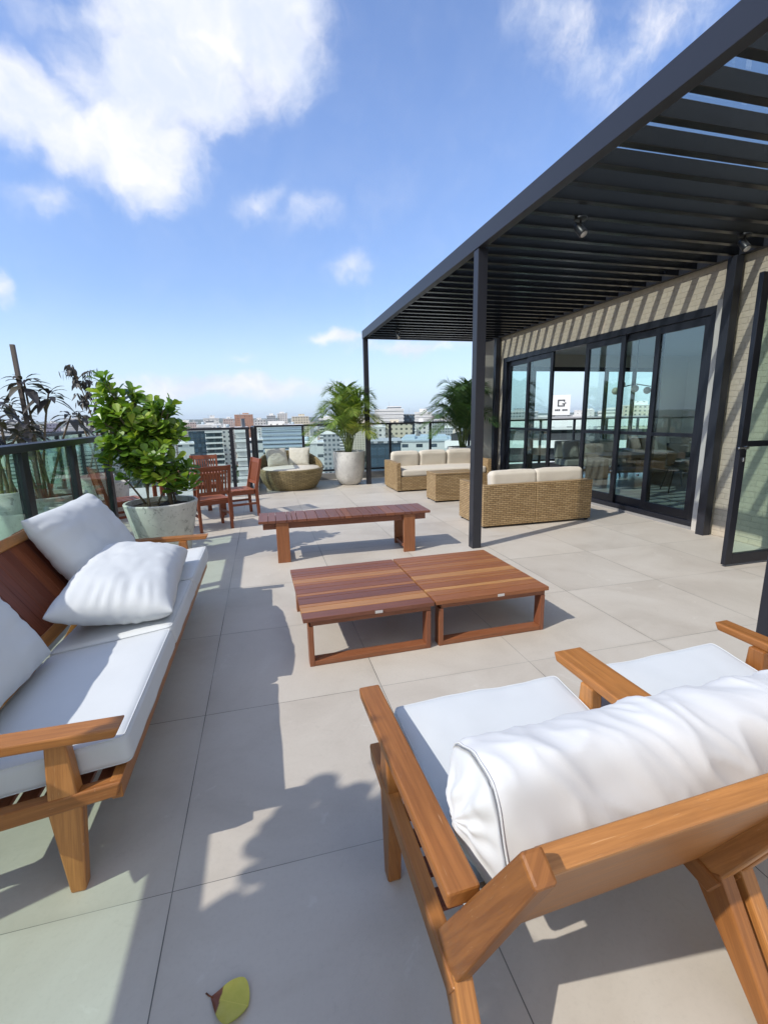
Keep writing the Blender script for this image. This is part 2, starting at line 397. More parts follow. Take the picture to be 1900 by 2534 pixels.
facade('facade_white_plain', (.70, .69, .66), (.25, .25, .25), 5.0, 3.3, 0.3, 0.3)


def town_mat():
    t = newmat('town_walls'); tn = tone(t)
    finish(t, principled(t, tn, 0.85, 0, 0.2))


town_mat()

# ------------------------------------------------------------------ mesh helper
V = Vector
Z3 = V((0, 0, 1))


class MB:
    """collects boxes, beams, tubes and sheets and links them as ONE mesh object"""
    def __init__(s, seed=None):
        s.v, s.f, s.uv, s.tn = [], [], [], []
        s.rnd = random.Random(seed if seed is not None else random.random())
    def add(s, vs, fs, uvs=None, tone=None):
        b = len(s.v); s.v += [tuple(v) for v in vs]
        if tone is None: tone = s.rnd.random()
        if not isinstance(tone, tuple): tone = (tone, tone, tone)
        for i, f in enumerate(fs):
            s.f.append([b + k for k in f]); s.tn.append(tone)
            s.uv.append(uvs[i] if uvs else [(0, 0)] * len(f))
    def hexa(s, c8, axes, tone=None, planar=False):
        """c8 corners ordered (-,-,-)(+,-,-)(+,+,-)(-,+,-) then top; axes: three unit vectors"""
        fs = [(0, 3, 2, 1), (4, 5, 6, 7), (0, 1, 5, 4), (1, 2, 6, 5), (2, 3, 7, 6), (3, 0, 4, 7)]
        fax = [(0, 1), (0, 1), (0, 2), (1, 2), (0, 2), (1, 2)]
        L = [(c8[1] - c8[0]).length, (c8[3] - c8[0]).length, (c8[4] - c8[0]).length]
        ou, ov = (0, 0) if planar else (s.rnd.uniform(0, 50), s.rnd.uniform(0, 50))
        uvs = []
        for f, (a, b) in zip(fs, fax):
            if not planar and L[b] > L[a]: a, b = b, a
            uvs.append([(c8[k].dot(axes[a]) + ou, c8[k].dot(axes[b]) + ov) for k in f])
        s.add(c8, fs, uvs, tone)
    def box(s, c, size, rot=None, tone=None, planar=False):
        c = V(c); m = rot.to_3x3() if rot is not None else Matrix.Identity(3)
        ax = [m @ V(e) for e in ((1, 0, 0), (0, 1, 0), (0, 0, 1))]
        h = [size[0] / 2, size[1] / 2, size[2] / 2]
        sg = [(-1, -1, -1), (1, -1, -1), (1, 1, -1), (-1, 1, -1), (-1, -1, 1), (1, -1, 1), (1, 1, 1), (-1, 1, 1)]
        s.hexa([c + ax[0] * (a * h[0]) + ax[1] * (b * h[1]) + ax[2] * (d * h[2]) for a, b, d in sg], ax, tone, planar)
    def b2(s, x0, x1, y0, y1, z0, z1, tone=None, planar=False):
        s.box(((x0 + x1) / 2, (y0 + y1) / 2, (z0 + z1) / 2), (x1 - x0, y1 - y0, z1 - z0), None, tone, planar)
    def beam(s, p0, p1, w, h, up=Z3, tw=1.0, th=1.0, tone=None):
        p0, p1 = V(p0), V(p1); d = (p1 - p0).normalized(); sd = d.cross(V(up)).normalized(); u = sd.cross(d).normalized()
        c = []
        for p, a, b in ((p0, w / 2, h / 2), (p1, w * tw / 2, h * th / 2)):
            c.append([p - sd * a - u * b, p + sd * a - u * b, p + sd * a + u * b, p - sd * a + u * b])
        c8 = [c[0][0], c[0][1], c[1][1], c[1][0], c[0][3], c[0][2], c[1][2], c[1][3]]
        s.hexa(c8, [sd, d, u], tone)
    def prism(s, pts, a0, a1, fn, tone=None):
        """polygon pts (2d) swept between a0 and a1; fn(p, q, a) -> xyz"""
        n = len(pts); vs = [V(fn(p, q, a0)) for p, q in pts] + [V(fn(p, q, a1)) for p, q in pts]
        ou, ov = s.rnd.uniform(0, 50), s.rnd.uniform(0, 50)
        # grain follows the longest edge
        best = max(range(n), key=lambda i: (V(pts[(i + 1) % n]) - V(pts[i])).length)
        dr = (V(pts[(best + 1) % n]) - V(pts[best])).normalized()
        uvf = lambda p, e: (p[0] * dr.x + p[1] * dr.y + ou, -p[0] * dr.y + p[1] * dr.x + e + ov)
        fs = [list(range(n - 1, -1, -1)), list(range(n, 2 * n))]
        uvs = [[uvf(pts[i], 0) for i in fs[0]], [uvf(pts[i - n], 0.3) for i in fs[1]]]
        per = 0.0; longs = abs(a1 - a0) > (V(pts[(best + 1) % n]) - V(pts[best])).length
        for i in range(n):
            j = (i + 1) % n; fs.append([i, j, n + j, n + i])
            if longs:      # swept piece longer than its section: grain runs along the sweep
                e = per + (V(pts[j]) - V(pts[i])).length
                uvs.append([(a0 + ou, per + ov), (a0 + ou, e + ov), (a1 + ou, e + ov), (a1 + ou, per + ov)]); per = e
            else: uvs.append([uvf(pts[i], 0), uvf(pts[j], 0), uvf(pts[j], a1 - a0), uvf(pts[i], a1 - a0)])
        s.add(vs, fs, uvs, tone)
    def tube(s, pts, rad, n=8, tone=None, cap=True):
        pts = [V(p) for p in pts]; m = len(pts)
        if not hasattr(rad, '__len__'): rad = [rad] * m
        vs, fs = [], []; ref = V((0.31, 0.53, 0.79)); 
        for i, p in enumerate(pts):
            d = (pts[min(i + 1, m - 1)] - pts[max(i - 1, 0)]).normalized()
            a = d.cross(ref).normalized(); b = d.cross(a)
            for k in range(n):
                t = 2 * math.pi * k / n; vs.append(p + (a * math.cos(t) + b * math.sin(t)) * rad[i])
        for i in range(m - 1):
            for k in range(n):
                fs.append([i * n + k, i * n + (k + 1) % n, (i + 1) * n + (k + 1) % n, (i + 1) * n + k])
        if cap: fs += [list(range(n - 1, -1, -1)), list(range((m - 1) * n, m * n))]
        uvs = [[(vs[k].z, k * .01) for k in f] for f in fs]
        s.add(vs, fs, uvs, tone)
    def lathe(s, prof, n=40, c=(0, 0, 0), tone=0.5, sx=1.0, sy=1.0):
        """closed profile loop (r, z)"""
        vs, fs, uvs = [], [], []; m = len(prof)
        for k in range(n):
            t = 2 * math.pi * k / n
            for r, z in prof: vs.append((c[0] + r * math.cos(t) * sx, c[1] + r * math.sin(t) * sy, c[2] + z))
        for k in range(n):
            k2 = (k + 1) % n
            for i in range(m - 1):
                q = [k * m + i, k2 * m + i, k2 * m + i + 1, k * m + i + 1]
                fs.append(q); r = max(prof[i][0], prof[i + 1][0])
                u0, u1 = 2 * math.pi * r * k / n, 2 * math.pi * r * (k + 1) / n
                uvs.append([(u0, prof[i][1]), (u1, prof[i][1]), (u1, prof[i + 1][1]), (u0, prof[i + 1][1])])
        s.add(vs, fs, uvs, tone)
    def ball(s, c, r, n=12, sz=1.0, tone=0.5):
        prof = [(max(1e-4, r * math.sin(math.pi * i / n)), -r * sz * math.cos(math.pi * i / n)) for i in range(n + 1)]
        s.lathe(prof, n * 2, c, tone)
    def grid(s, fn, nu, nv, tone=None, flip=False):
        vs, fs, uvs = [], [], []
        for j in range(nv + 1):
            for i in range(nu + 1): vs.append(fn(i / nu, j / nv))
        for j in range(nv):
            for i in range(nu):
                q = [j * (nu + 1) + i, j * (nu + 1) + i + 1, (j + 1) * (nu + 1) + i + 1, (j + 1) * (nu + 1) + i]
                uv = [(i / nu, j / nv), ((i + 1) / nu, j / nv), ((i + 1) / nu, (j + 1) / nv), (i / nu, (j + 1) / nv)]
                if flip: q.reverse(); uv.reverse()
                fs.append(q); uvs.append(uv)
        s.add(vs, fs, uvs, tone)
    def build(s, name, mat, parent=None, smooth=False, bevel=0.0, seg=2, weld=0.0, subsurf=0):
        me = bpy.data.meshes.new(name); me.from_pydata(s.v, [], s.f)
        ul = me.uv_layers.new(name='uv'); flat = [c for f in s.uv for p in f for c in p]; ul.data.foreach_set('uv', flat)
        ca = me.color_attributes.new('tone', 'FLOAT_COLOR', 'CORNER')
        ca.data.foreach_set('color', [c for f, t in zip(s.f, s.tn) for _ in f for c in (*t, 1.0)])
        me.materials.append(M[mat])
        if smooth: me.polygons.foreach_set('use_smooth', [True] * len(me.polygons))
        me.update(); o = bpy.data.objects.new(name, me); COL.objects.link(o)
        if parent is not None: o.parent = parent
        if weld:
            w = o.modifiers.new('weld', 'WELD'); w.merge_threshold = weld
        if bevel:
            b = o.modifiers.new('bevel', 'BEVEL'); b.width = bevel; b.segments = seg; b.limit_method = 'ANGLE'; b.angle_limit = R_(35)
        if subsurf:
            b = o.modifiers.new('subsurf', 'SUBSURF'); b.levels = subsurf; b.render_levels = subsurf
        return o


def thing(name, label, cat, loc=(0, 0, 0), rz=0.0, group=None):
    o = bpy.data.objects.new(name, None); COL.objects.link(o); o.empty_display_size = 0.2
    o.location = loc; o.rotation_euler = (0, 0, rz); tag(o, label, cat, group)
    return o


def tag(o, label, cat, group=None):
    o['label'] = label; o['category'] = cat
    if group: o['group'] = group
    return o


def struct(o, kind='structure'):
    o['kind'] = kind; return o


def copy_tree(o, parent=None):
    c = o.copy(); COL.objects.link(c)
    if parent is not None: c.parent = parent
    for ch in list(o.children): copy_tree(ch, c)
    return c


def place_copy(src, loc, rz, label):
    c = copy_tree(src); c.location = loc; c.rotation_euler = (0, 0, rz); c['label'] = label
    return c


def nz(p, s=1.0, o=0.0): return noise.noise(V((p[0] * s + o, p[1] * s + o * .7, p[2] * s - o)))


# ------------------------------------------------------------------ soft furnishings
def slab_cushion(sx, sy, sz, seed, r=0.03, puff=0.012):
    """boxed cushion centred on the origin: rounded box, slightly crowned, with soft dents"""
    b = MB(seed); N = 26
    def face(ax, sg):
        oth = [i for i in range(3) if i != ax]; h = (sx / 2, sy / 2, sz / 2)
        def fn(u, v):
            p = [0, 0, 0]; p[ax] = sg
            e = lambda t: math.copysign(abs(2 * t - 1) ** 0.75, 2 * t - 1)
            p[oth[0]] = e(u); p[oth[1]] = e(v)
            q = V((p[0] * h[0], p[1] * h[1], p[2] * h[2]))
            core = V([max(-h[i] + r, min(h[i] - r, q[i])) for i in range(3)])
            d = q - core
            q = core + d.normalized() * r if d.length > 1e-6 else q
            k = (1 - abs(p[0]) ** 2.5) * (1 - abs(p[1]) ** 2.5)
            if abs(q.z) > sz / 2 - r: q.z += math.copysign(k * puff, q.z) 
            w = nz(q, 4.0, seed) * 0.007 + nz(q, 12.0, seed + 3) * 0.0028
            # pulled corners of the boxed border
            q += V((p[0], p[1], p[2])).normalized() * w
            return q
        flip = (sg > 0) != (ax != 1)
        b.grid(fn, N, N, 0.5, flip)
    for ax in range(3):
        for sg in (-1, 1): face(ax, sg)
    return b


def edge_seam(sx, sy, sz, seed, r, sg, rad=0.0026):
    """sewn edge that follows the same dents as slab_cushion"""
    b = MB(seed); pts = []
    def put(cx, cyy, nx, ny):
        q = V((cx + nx * r * .72, cyy + ny * r * .72, sg * (sz / 2 - r + r * .72)))
        w = nz(q, 4.0, seed) * 0.007 + nz(q, 12.0, seed + 3) * 0.0028
        pts.append(q + V((q.x / (sx / 2), q.y / (sy / 2), sg)).normalized() * w)
    hx, hy = sx / 2 - r, sy / 2 - r
    for (ax, ay, bx, by, a0) in ((hx, -hy, hx, hy, 0), (hx, hy, -hx, hy, 90), (-hx, hy, -hx, -hy, 180), (-hx, -hy, hx, -hy, 270)):
        for k in range(25): t = k / 24; put(ax + (bx - ax) * t, ay + (by - ay) * t, math.cos(R_(a0)), math.sin(R_(a0)))
        for k in range(1, 4): put(bx, by, math.cos(R_(a0 + k * 22.5)), math.sin(R_(a0 + k * 22.5)))
    pts.append(pts[0]); b.tube(pts, rad, 6, 0.5, False); return b


def pillow(sx, sy, sz, seed, box=0.25, amp=1.0):
    """stuffed pillow, seam all round, pinched corners, gathers along the seam"""
    b = MB(seed); N = 56
    def prof(t): return max(0.0, 1 - abs(t) ** 3.0) ** 0.46
    def side(sg):
        def fn(a, c):
            u, v = 2 * a - 1, 2 * c - 1
            u = math.copysign(1 - (1 - abs(u)) ** 1.35, u); v = math.copysign(1 - (1 - abs(v)) ** 1.35, v)
            pin = 0.04
            x = u * sx / 2 * (1 - pin * (1 - abs(v) ** 1.6) * abs(u) ** 3); y = v * sy / 2 * (1 - pin * (1 - abs(u) ** 1.6) * abs(v) ** 3)
            t = prof(u) * prof(v)
            z = sg * (sz / 2) * t
            edge = 1 - t
            # gathers: short ridges running in from the seam
            near_u = max(0, abs(u) - 0.55) / 0.45; near_v = max(0, abs(v) - 0.55) / 0.45
            g = math.sin(v * 31 + 3 * nz((u, v, sg), 2.2, seed)) * near_u * (1 - near_v) + math.sin(u * 29 + 3 * nz((u, v, sg), 2.0, seed + 4)) * near_v * (1 - near_u)
            g *= 0.55 + 0.9 * nz((u * 1.0, v * 1.0, sg * .5), 2.5, seed + 9)
            dg = nz((u * 1.3 + v, v * 1.3 - u, sg), 1.7, seed + 2)
            z += sg * amp * (0.006 * g * min(1, t * 4) + 0.012 * dg * t + 0.004 * nz((u, v, sg), 6.0, seed + 5) * t)
            x += 0.006 * nz((u, v, 0), 3, seed + 7) * abs(u); y += 0.006 * nz((u, v, 1), 3, seed + 8) * abs(v)
            return V((x, y, z))
        b.grid(fn, N, N, 0.5, sg < 0)
    side(1); side(-1)
    return b


# ------------------------------------------------------------------ setting
b = MB(1); b.b2(-4.2, 14.0, -5.0, 12.0, -0.45, 0.0)
struct(b.build('terrace_floor', 'porcelain_tile'))

GZ = -60.0
b = MB(2); b.grid(lambda u, v: V(((u - .5) * 14000, -3000 + v * 11000, GZ)), 4, 4); o = struct(b.build('city_ground', 'city_floor'))


def hill_fn(u, v):
    a = R_(-75 + 150 * u); d = 3200 + 3300 * v
    hgt = 62 + 34 * nz((a * 3, v * 1.2, 0), 2.0, 3) + 20 * nz((a * 3, v * 3, 0), 6.0, 5) + 6 * nz((a * 3, v * 6, 0), 24.0, 1)
    return V((math.sin(a) * d, math.cos(a) * d, GZ + max(-2, hgt * min(1, v * 2.6))))


b = MB(3); b.grid(hill_fn, 220, 24); struct(b.build('hills', 'hills_green', None, True))

# far-off town between the named buildings and the hills: reads as one mass
b = MB(11); rt = random.Random(5)
pal = [(.62, .60, .57), (.55, .52, .47), (.50, .36, .28), (.42, .40, .38), (.58, .50, .42), (.36, .22, .16), (.48, .50, .52)]
for i in range(3600):
    a = R_(rt.uniform(-68, 74)); d = 620 + 3400 * rt.random() ** 1.25
    h = rt.choice((5, 6, 8, 9, 12, 12, 18, 26, 34)) * rt.uniform(.8, 1.2) + max(0, (d - 2600) / 1400) * 26
    w = rt.uniform(8, 26); dd = rt.uniform(8, 22); c = pal[int(rt.random() ** 1.2 * len(pal))]; k = rt.uniform(.75, 1.1)
    b.box((math.sin(a) * d, math.cos(a) * d, GZ + h / 2), (w, dd, h), Matrix.Rotation(rt.uniform(0, 3), 3, 'Z'), tuple(x * k for x in c))
    if rt.random() < .4:
        b.box((math.sin(a) * d, math.cos(a) * d, GZ + h + 1.2), (w * .4, dd * .4, 2.4), Matrix.Rotation(a, 3, 'Z'), tuple(x * k for x in c))
struct(b.build('distant_town', 'town_walls'), 'stuff')

# tree cover among the houses
b = MB(12)
for i in range(1500):
    a = R_(rt.uniform(-68, 74)); d = 200 + 2800 * rt.random() ** 1.3; r = rt.uniform(4, 9)
    cx, cyy = math.sin(a) * d, math.cos(a) * d
    for k in range(9):
        p = V((cx + rt.gauss(0, r * .5), cyy + rt.gauss(0, r * .5), GZ + r * rt.uniform(.5, 1.5))); q = rt.uniform(.35, .7) * r
        e = V((rt.uniform(-1, 1), rt.uniform(-1, 1), rt.uniform(.2, 1))).normalized(); f = e.orthogonal().normalized(); g = e.cross(f)
        b.add([p + f * q, p + g * q, p - f * q, p - g * q, p + e * q * .9], [(0, 1, 4), (1, 2, 4), (2, 3, 4), (3, 0, 4)], None, rt.random())
struct(b.build('tree_cover', 'leaf_tree'), 'stuff')

CITY = [
(-29.6, 314.1, 9.1, 33.0, -4.8, 0.094, 'dark_balcony', 'dark glass apartment tower with pale balcony lines seen through the railing behind the dining chairs'),
(-45.6, 360.9, 10.8, 37.5, -5.7, 0.126, 'glass_dark', 'dark blue glass block left of the balcony tower behind the dining table'),
(-25.6, 366.1, 5.5, 21.0, -4.5, 0.07, 'white_grid', 'narrow white tower with small windows right of the dark balcony tower'),
(-7.3, 179.9, 4.0, 15.0, -1.8, 0.041, 'white_band', 'near white block with three dark window bands left of the daybed'),
(17.5, 409.4, 33.5, 37.5, -4.2, -0.043, 'blue_band', 'long pale blue office building with dark ribbon windows behind the daybed'),
(23.7, 226.3, 8.9, 18.0, -10.1, -0.104, 'white_holes', 'pale grey block with small square windows left of the palm pot'),
(-28.2, 831.5, 29.2, 52.0, 9.3, 0.034, 'orange_grid', 'orange brick apartment block under the skyline above the railing corner'),
(15.1, 741.3, 13.0, 26.0, 6.1, -0.02, 'grey_grid', 'grey glazed block beside a white tower on the skyline left of the palm'),
(32.6, 757.6, 15.2, 28.6, 9.0, -0.043, 'white_grid', 'white tower with stepped roof on the skyline left of the palm'),
(-64.2, 660.9, 19.2, 26.0, 3.4, 0.097, 'white_plain', 'plain white block on the skyline above the dining chairs'),
(-42.8, 420.3, 18.3, 39.0, -2.7, 0.101, 'white_band', 'low white car park with dark openings above the dining chairs'),
(-43.7, 678.1, 13.4, 26.0, 2.5, 0.064, 'pink_grid', 'pale pink apartment block left of the orange brick block'),
(53.0, 665.1, 22.8, 32.5, 3.8, -0.079, 'cream_grid', 'cream apartment block beside the palm fronds on the skyline'),
(127.5, 467.4, 28.3, 39.0, 8.2, -0.266, 'white_band', 'big white office building with dark ribbon windows right of the far pergola post'),
(154.6, 485.0, 11.9, 26.0, 2.4, -0.309, 'glass_dark', 'dark glass block between two white office buildings'),
(159.8, 453.9, 16.6, 32.5, 4.8, -0.338, 'white_band', 'white office building with ribbon windows left of the dark palm'),
(97.9, 332.1, 19.2, 26.0, -3.7, -0.287, 'cream_grid', 'yellowish apartment block with a window grid above the wicker sofa'),
(118.2, 338.5, 8.4, 19.5, -3.9, -0.336, 'white_grid', 'white tower with vertical window strip above the wicker sofa'),
(77.0, 312.4, 9.4, 23.400000000000002, -5.4, -0.242, 'white_grid', 'white grid block just right of the far pergola post'),
(38.8, 148.1, 9.8, 21.0, -6.4, -0.256, 'glass_dark', 'low dark glass roof pavilion behind the wicker sofa'),
(72.8, 202.3, 21.9, 39.0, -8.9, -0.345, 'low_roof', 'low flat roofed hall with pale blue roof behind the wicker sofa'),
(206.4, 519.2, 23.9, 32.5, -3.7, -0.378, 'grey_grid', 'grey block behind the dark palm fronds'),
(-1.3, 600.7, 13.3, 23.400000000000002, 0.2, 0.002, 'white_grid', 'small white block behind the railing corner left of the palm'),
(84.8, 567.9, 33.2, 32.5, 0.4, -0.148, 'white_band', 'white block hidden behind the palm crown'),
(133.7, 653.7, 30.7, 32.5, 1.2, -0.202, 'cream_grid', 'cream block between the palm and the far pergola post'),
(-213.9, 486.0, 16.2, 39.0, 2.6, 0.415, 'white_band', 'white apartment block with horizontal bands behind the dark plants at left'),
(-180.6, 444.0, 11.1, 28.6, 0.3, 0.386, 'cream_grid', 'cream block behind the dark rosette plant at left'),
(-235.2, 624.4, 15.7, 32.5, 1.2, 0.36, 'violet', 'violet grey block between the dark plants at left'),
(-164.9, 502.0, 24.8, 33.800000000000004, 4.8, 0.317, 'white_band', 'white slab block with dark bands left of the big shrub'),
(-157.4, 585.1, 32.5, 33.800000000000004, 2.5, 0.263, 'grey_grid', 'grey block behind the big green shrub'),
(-131.9, 654.7, 42.9, 33.800000000000004, 2.7, 0.199, 'white_grid', 'white block behind the right half of the big green shrub'),
(-101.0, 688.9, 27.9, 28.6, -1.2, 0.145, 'pink_grid', 'pinkish block right of the big green shrub'),
(-38.9, 260.6, 7.4, 21.0, -10.2, 0.148, 'white_holes', 'pale block below the railing left of the dining chairs'),
(-4.5, 275.0, 8.5, 21.0, -9.8, 0.016, 'white_holes', 'pale low block right of the banded white block'),
(47.7, 332.1, 11.0, 27.0, -9.6, -0.143, 'grey_grid', 'grey block behind the palm pot'),
(341.6, 403.2, 21.4, 33.800000000000004, 2.4, -0.703, 'white_band', 'white block seen through the glass doors right of the lamp'),
(332.4, 352.5, 30.6, 39.0, 6.9, -0.756, 'cream_grid', 'tall cream block seen through the glass doors'),
(406.1, 527.0, 23.6, 28.6, 4.3, -0.657, 'white_plain', 'plain white block seen through the open doorway'),
(271.3, 453.5, 32.3, 33.800000000000004, 3.4, -0.539, 'grey_grid', 'grey block seen through the narrow glass panels'),
]

STY = {'dark_balcony': ('facade_dark_balcony', 'apartment tower'), 'glass_dark': ('facade_glass_dark', 'office block'), 'white_grid': ('facade_white_grid', 'apartment block'),
       'white_band': ('facade_white_band', 'office block'), 'blue_band': ('facade_blue_band', 'office block'), 'white_holes': ('facade_white_holes', 'building'), 'orange_grid': ('facade_orange_grid', 'apartment block'),
       'grey_grid': ('facade_grey_grid', 'apartment block'), 'white_plain': ('facade_white_plain', 'building'), 'pink_grid': ('facade_pink_grid', 'apartment block'), 'cream_grid': ('facade_cream_grid', 'apartment block'),
       'violet': ('facade_violet', 'apartment block'), 'low_roof': ('facade_white_holes', 'hall')}
rb = random.Random(21)
for (x, y, w, d, top, rz, st, lab) in CITY:
    mt, cat = STY[st]; H = top - GZ
    t = thing(cat.replace(' ', '_'), lab, cat, (x, y, GZ), rz, 'city buildings beyond the terrace')
    b = MB(1); b.b2(-w / 2, w / 2, -d / 2, d / 2, 0, H, 0.5, True)
    b.build('wall', mt, t)
    rm = 'roof_blue' if st == 'low_roof' else 'white_paint'
    p = MB(2); e = 0.35
    p.b2(-w / 2 - e, w / 2 + e, -d / 2 - e, d / 2 + e, H, H + 0.7)
    p.build('roof', rm if st not in ('glass_dark', 'dark_balcony') else 'facade_grey_grid', t)
    if st not in ('low_roof', 'glass_dark'):
        p = MB(3); ww = w * rb.uniform(.3, .5); xx = rb.uniform(-.2, .2) * w
        p.b2(xx - ww / 2, xx + ww / 2, -d * .25, d * .2, H + 0.7, H + 0.7 + rb.uniform(1.8, 3.4)); p.build('roof_house', 'facade_white_plain' if rb.random() < .6 else mt, t)
    if st in ('white_band', 'blue_band', 'dark_balcony'):
        n = int(min(H, 36) / 3.3)
        for k in range(n):
            s = MB(4); zz = H - 0.2 - k * 3.3
            s.b2(-w / 2 - .5, w / 2 + .5, -d / 2 - .55, -d / 2 - .002, zz - .95, zz); s.build('floor_band', 'white_paint' if st != 'blue_band' else 'roof_blue', t)
    if rb.random() < .6 and st not in ('low_roof', 'glass_dark'):
        p = MB(6); ax_ = rb.uniform(-.4, .4) * w
        p.lathe([(.001, H + .7), (1.3, H + .7), (1.3, H + 2.6), (.001, H + 2.9)], 14, (ax_, d * .3, 0)); p.build('water_tank', 'roof_blue', t, True)
    if rb.random() < .4:
        p = MB(7); p.b2(-.08, .08, -.08, .08, H + .7, H + rb.uniform(4, 9)); p.build('antenna', 'curb_stone', t)
    if st == 'low_roof':
        for k in range(3):
            s = MB(5); s.b2(-w / 2 + 1 + k * w * .32, -w / 2 + 1 + k * w * .32 + w * .22, -d * .3, d * .3, H + .7, H + 1.8); s.build('skylight', 'roof_blue', t)

# car park seen through the glass room, and a sign on a rooftop behind it
t = thing('car_park', 'white slab car park with dark open decks seen through the open glass doorway', 'car park', (50.0, 68.5, GZ), -0.55)
b = MB(1); b.b2(-20, 20, 1, 20, 0, 58.2); b.build('core', 'asphalt_dark', t)
for k in range(7):
    s = MB(2); zz = 60.6 - k * 3.6; s.b2(-21, 21, 0, 21, zz - 1.25, zz); s.build('floor_band', 'white_paint', t)
s = MB(3); s.b2(-20.5, 20.5, 0.5, 20.5, 60.6, 60.8); s.build('roof', 'curb_stone', t)
t = thing('sign_building', 'pale block carrying a square grey sign board with a dark ring emblem', 'building', (89, 126, GZ), -0.61)
b = MB(1); b.b2(-7, 7, 0, 14, 0, 61.0, .5, True); b.build('wall', 'facade_white_plain', t)
s = MB(2); s.b2(-2.7, 2.4, -.4, .2, 61.0, 67.0); bd = s.build('sign_board', 'white_paint', t)
s = MB(3)
for q in ((-1.2, -.9, 63.6, 65.6), (.5, .8, 63.6, 64.2), (.5, .8, 65.0, 65.6), (-.9, .5, 65.3, 65.6), (-.9, .5, 63.6, 63.9), (.1, .8, 64.2, 64.5), (.8, 1.15, 64.45, 64.75)):
    s.b2(q[0], q[1], -.5, -.402, q[2], q[3])
s.build('emblem', 'asphalt_dark', bd)
s = MB(4)
for k in range(7):
    if k != 3: s.b2(-1.9 + k * .52, -1.9 + k * .52 + .4, -.5, -.402, 62.3, 62.75)
s.build('lettering', 'asphalt_dark', bd)

# ------------------------------------------------------------------ the house with its glass room
WX = 5.44                                    # terrace face of the wall
house = thing('house', 'beige painted brick penthouse with dark framed glass doors opening onto the terrace', 'house', (WX, 6.0, 0))
house_o = V((WX, 6.0, 0))


def hb(name, boxes, mat, parent=None, planar=True, bevel=0.0, tone=None):
    b = MB(9)
    for q in boxes:
        b.b2(q[0] - house_o.x, q[1] - house_o.x, q[2] - house_o.y, q[3] - house_o.y, q[4], q[5], tone, planar)
    return b.build(name, mat, parent or house, False, bevel)


Y0, Y1, WT, HT = 4.74, 9.95, 2.80, 3.75      # glazed front from Y0 to Y1, head WT
TH = 0.16
hb('wall', [(WX, WX + TH, Y0, Y1, WT, HT), (WX, WX + TH, Y1, 10.42, 0, HT), (WX, WX + TH, 3.46, Y0, 0, HT), (WX, WX + TH, 2.46, 3.46, WT, HT), (WX, WX + TH, -2.0, 2.46, 0, HT)], 'painted_brick')
hb('end_wall', [(WX + TH, 11.0, 10.26, 10.42, 2.66, HT), (10.2, 11.0, 10.26, 10.42, 0, 2.66), (11.0, 11.16, -2, 3.6, 0, HT), (11.0, 11.16, 9.7, 10.42, 0, HT), (11.0, 11.16, 3.6, 9.7, 2.6, HT), (11.0, 11.16, 3.6, 9.7, 0, .35), (WX + TH, 11.0, -2.16, -2.0, 0, HT)], 'plaster_beige')
hb('ceiling', [(WX + TH, 11.0, -2.0, 10.26, 2.95, 3.05)], 'ceiling_white')
hb('roof_slab', [(WX + TH + .002, 10.998, -1.998, 10.258, 3.5, 3.7)], 'plaster_beige')
hb('room_floor', [(WX + TH, 11.0, -2.0, 10.26, 0.004, 0.05)], 'interior_floor')
hb('pier', [(5.25, 5.60, 10.64, 11.0, 0, 3.75)], 'concrete_pier')
hb('sill', [(WX - .03, WX + TH, Y0 - .0, Y1, 0.0, 0.035)], 'curb_stone')
hb('door_lining', [(WX - .025, WX - .001, Y0 - .09, Y0 - .003, 0, WT + .05)], 'concrete_pier')

# glazed front: head, foot, jambs, sashes; panes are thin boxes
fr = hb('glazed_front', [(WX - .012, WX + .11, Y0, Y1, 2.70, WT - .002), (WX - .012, WX + .11, Y0, Y1, 0.036, 0.11), (WX - .012, WX + .11, Y0, Y0 + .075, .11, 2.70), (WX - .012, WX + .11, Y1 - .16, Y1, .11, 2.70)], 'frame_dark', None, False, .004)
# sash edges read from the openings: y of the stiles
sash = [(4.82, 5.66, 0.03, True), (5.58, 6.38, 0.075, True), (6.23, 7.13, 0.03, True), (8.06, 8.97, 0.03, True), (8.86, 9.79, 0.075, True)]
for (a, c, dx, gl) in sash:
    st = 0.085; x0, x1 = WX + dx - .022, WX + dx + .022
    s = hb('sash', [(x0, x1, a, a + st, .112, 2.698), (x0, x1, c - st, c, .112, 2.698), (x0, x1, a + st, c - st, .112, .235), (x0, x1, a + st, c - st, 2.60, 2.698), (x0, x1, a + st, c - st, 1.205, 1.255)], 'frame_dark', fr, False, .003)
    hb('pane', [(WX + dx - .004, WX + dx + .004, a + st - .01, c - st + .01, .23, 1.21), (WX + dx - .004, WX + dx + .004, a + st - .01, c - st + .01, 1.25, 2.605)], 'glass_door', fr)
for y in (5.72, 6.27):
    k = MB(3); k.box((WX - .03 - house_o.x, y - house_o.y, 0.62), (.035, .03, .03)); k.build('handle', 'chrome', fr, False, .006)

# far glazing of the room towards the back railing
g2 = hb('end_glazing', [(5.66, 10.2, 10.28, 10.38, 2.56, 2.658), (5.66, 10.2, 10.28, 10.38, .052, .13)] + [(x, x + .06, 10.285, 10.375, .13, 2.56) for x in (5.66, 6.45, 8.52, 9.36, 10.14)], 'frame_dark', None, False, .003)
hb('pane', [(a, c, 10.325, 10.335, .125, 2.565) for a, c in ((5.71, 6.46), (8.57, 9.37), (9.41, 10.15))], 'glass_clear', g2)

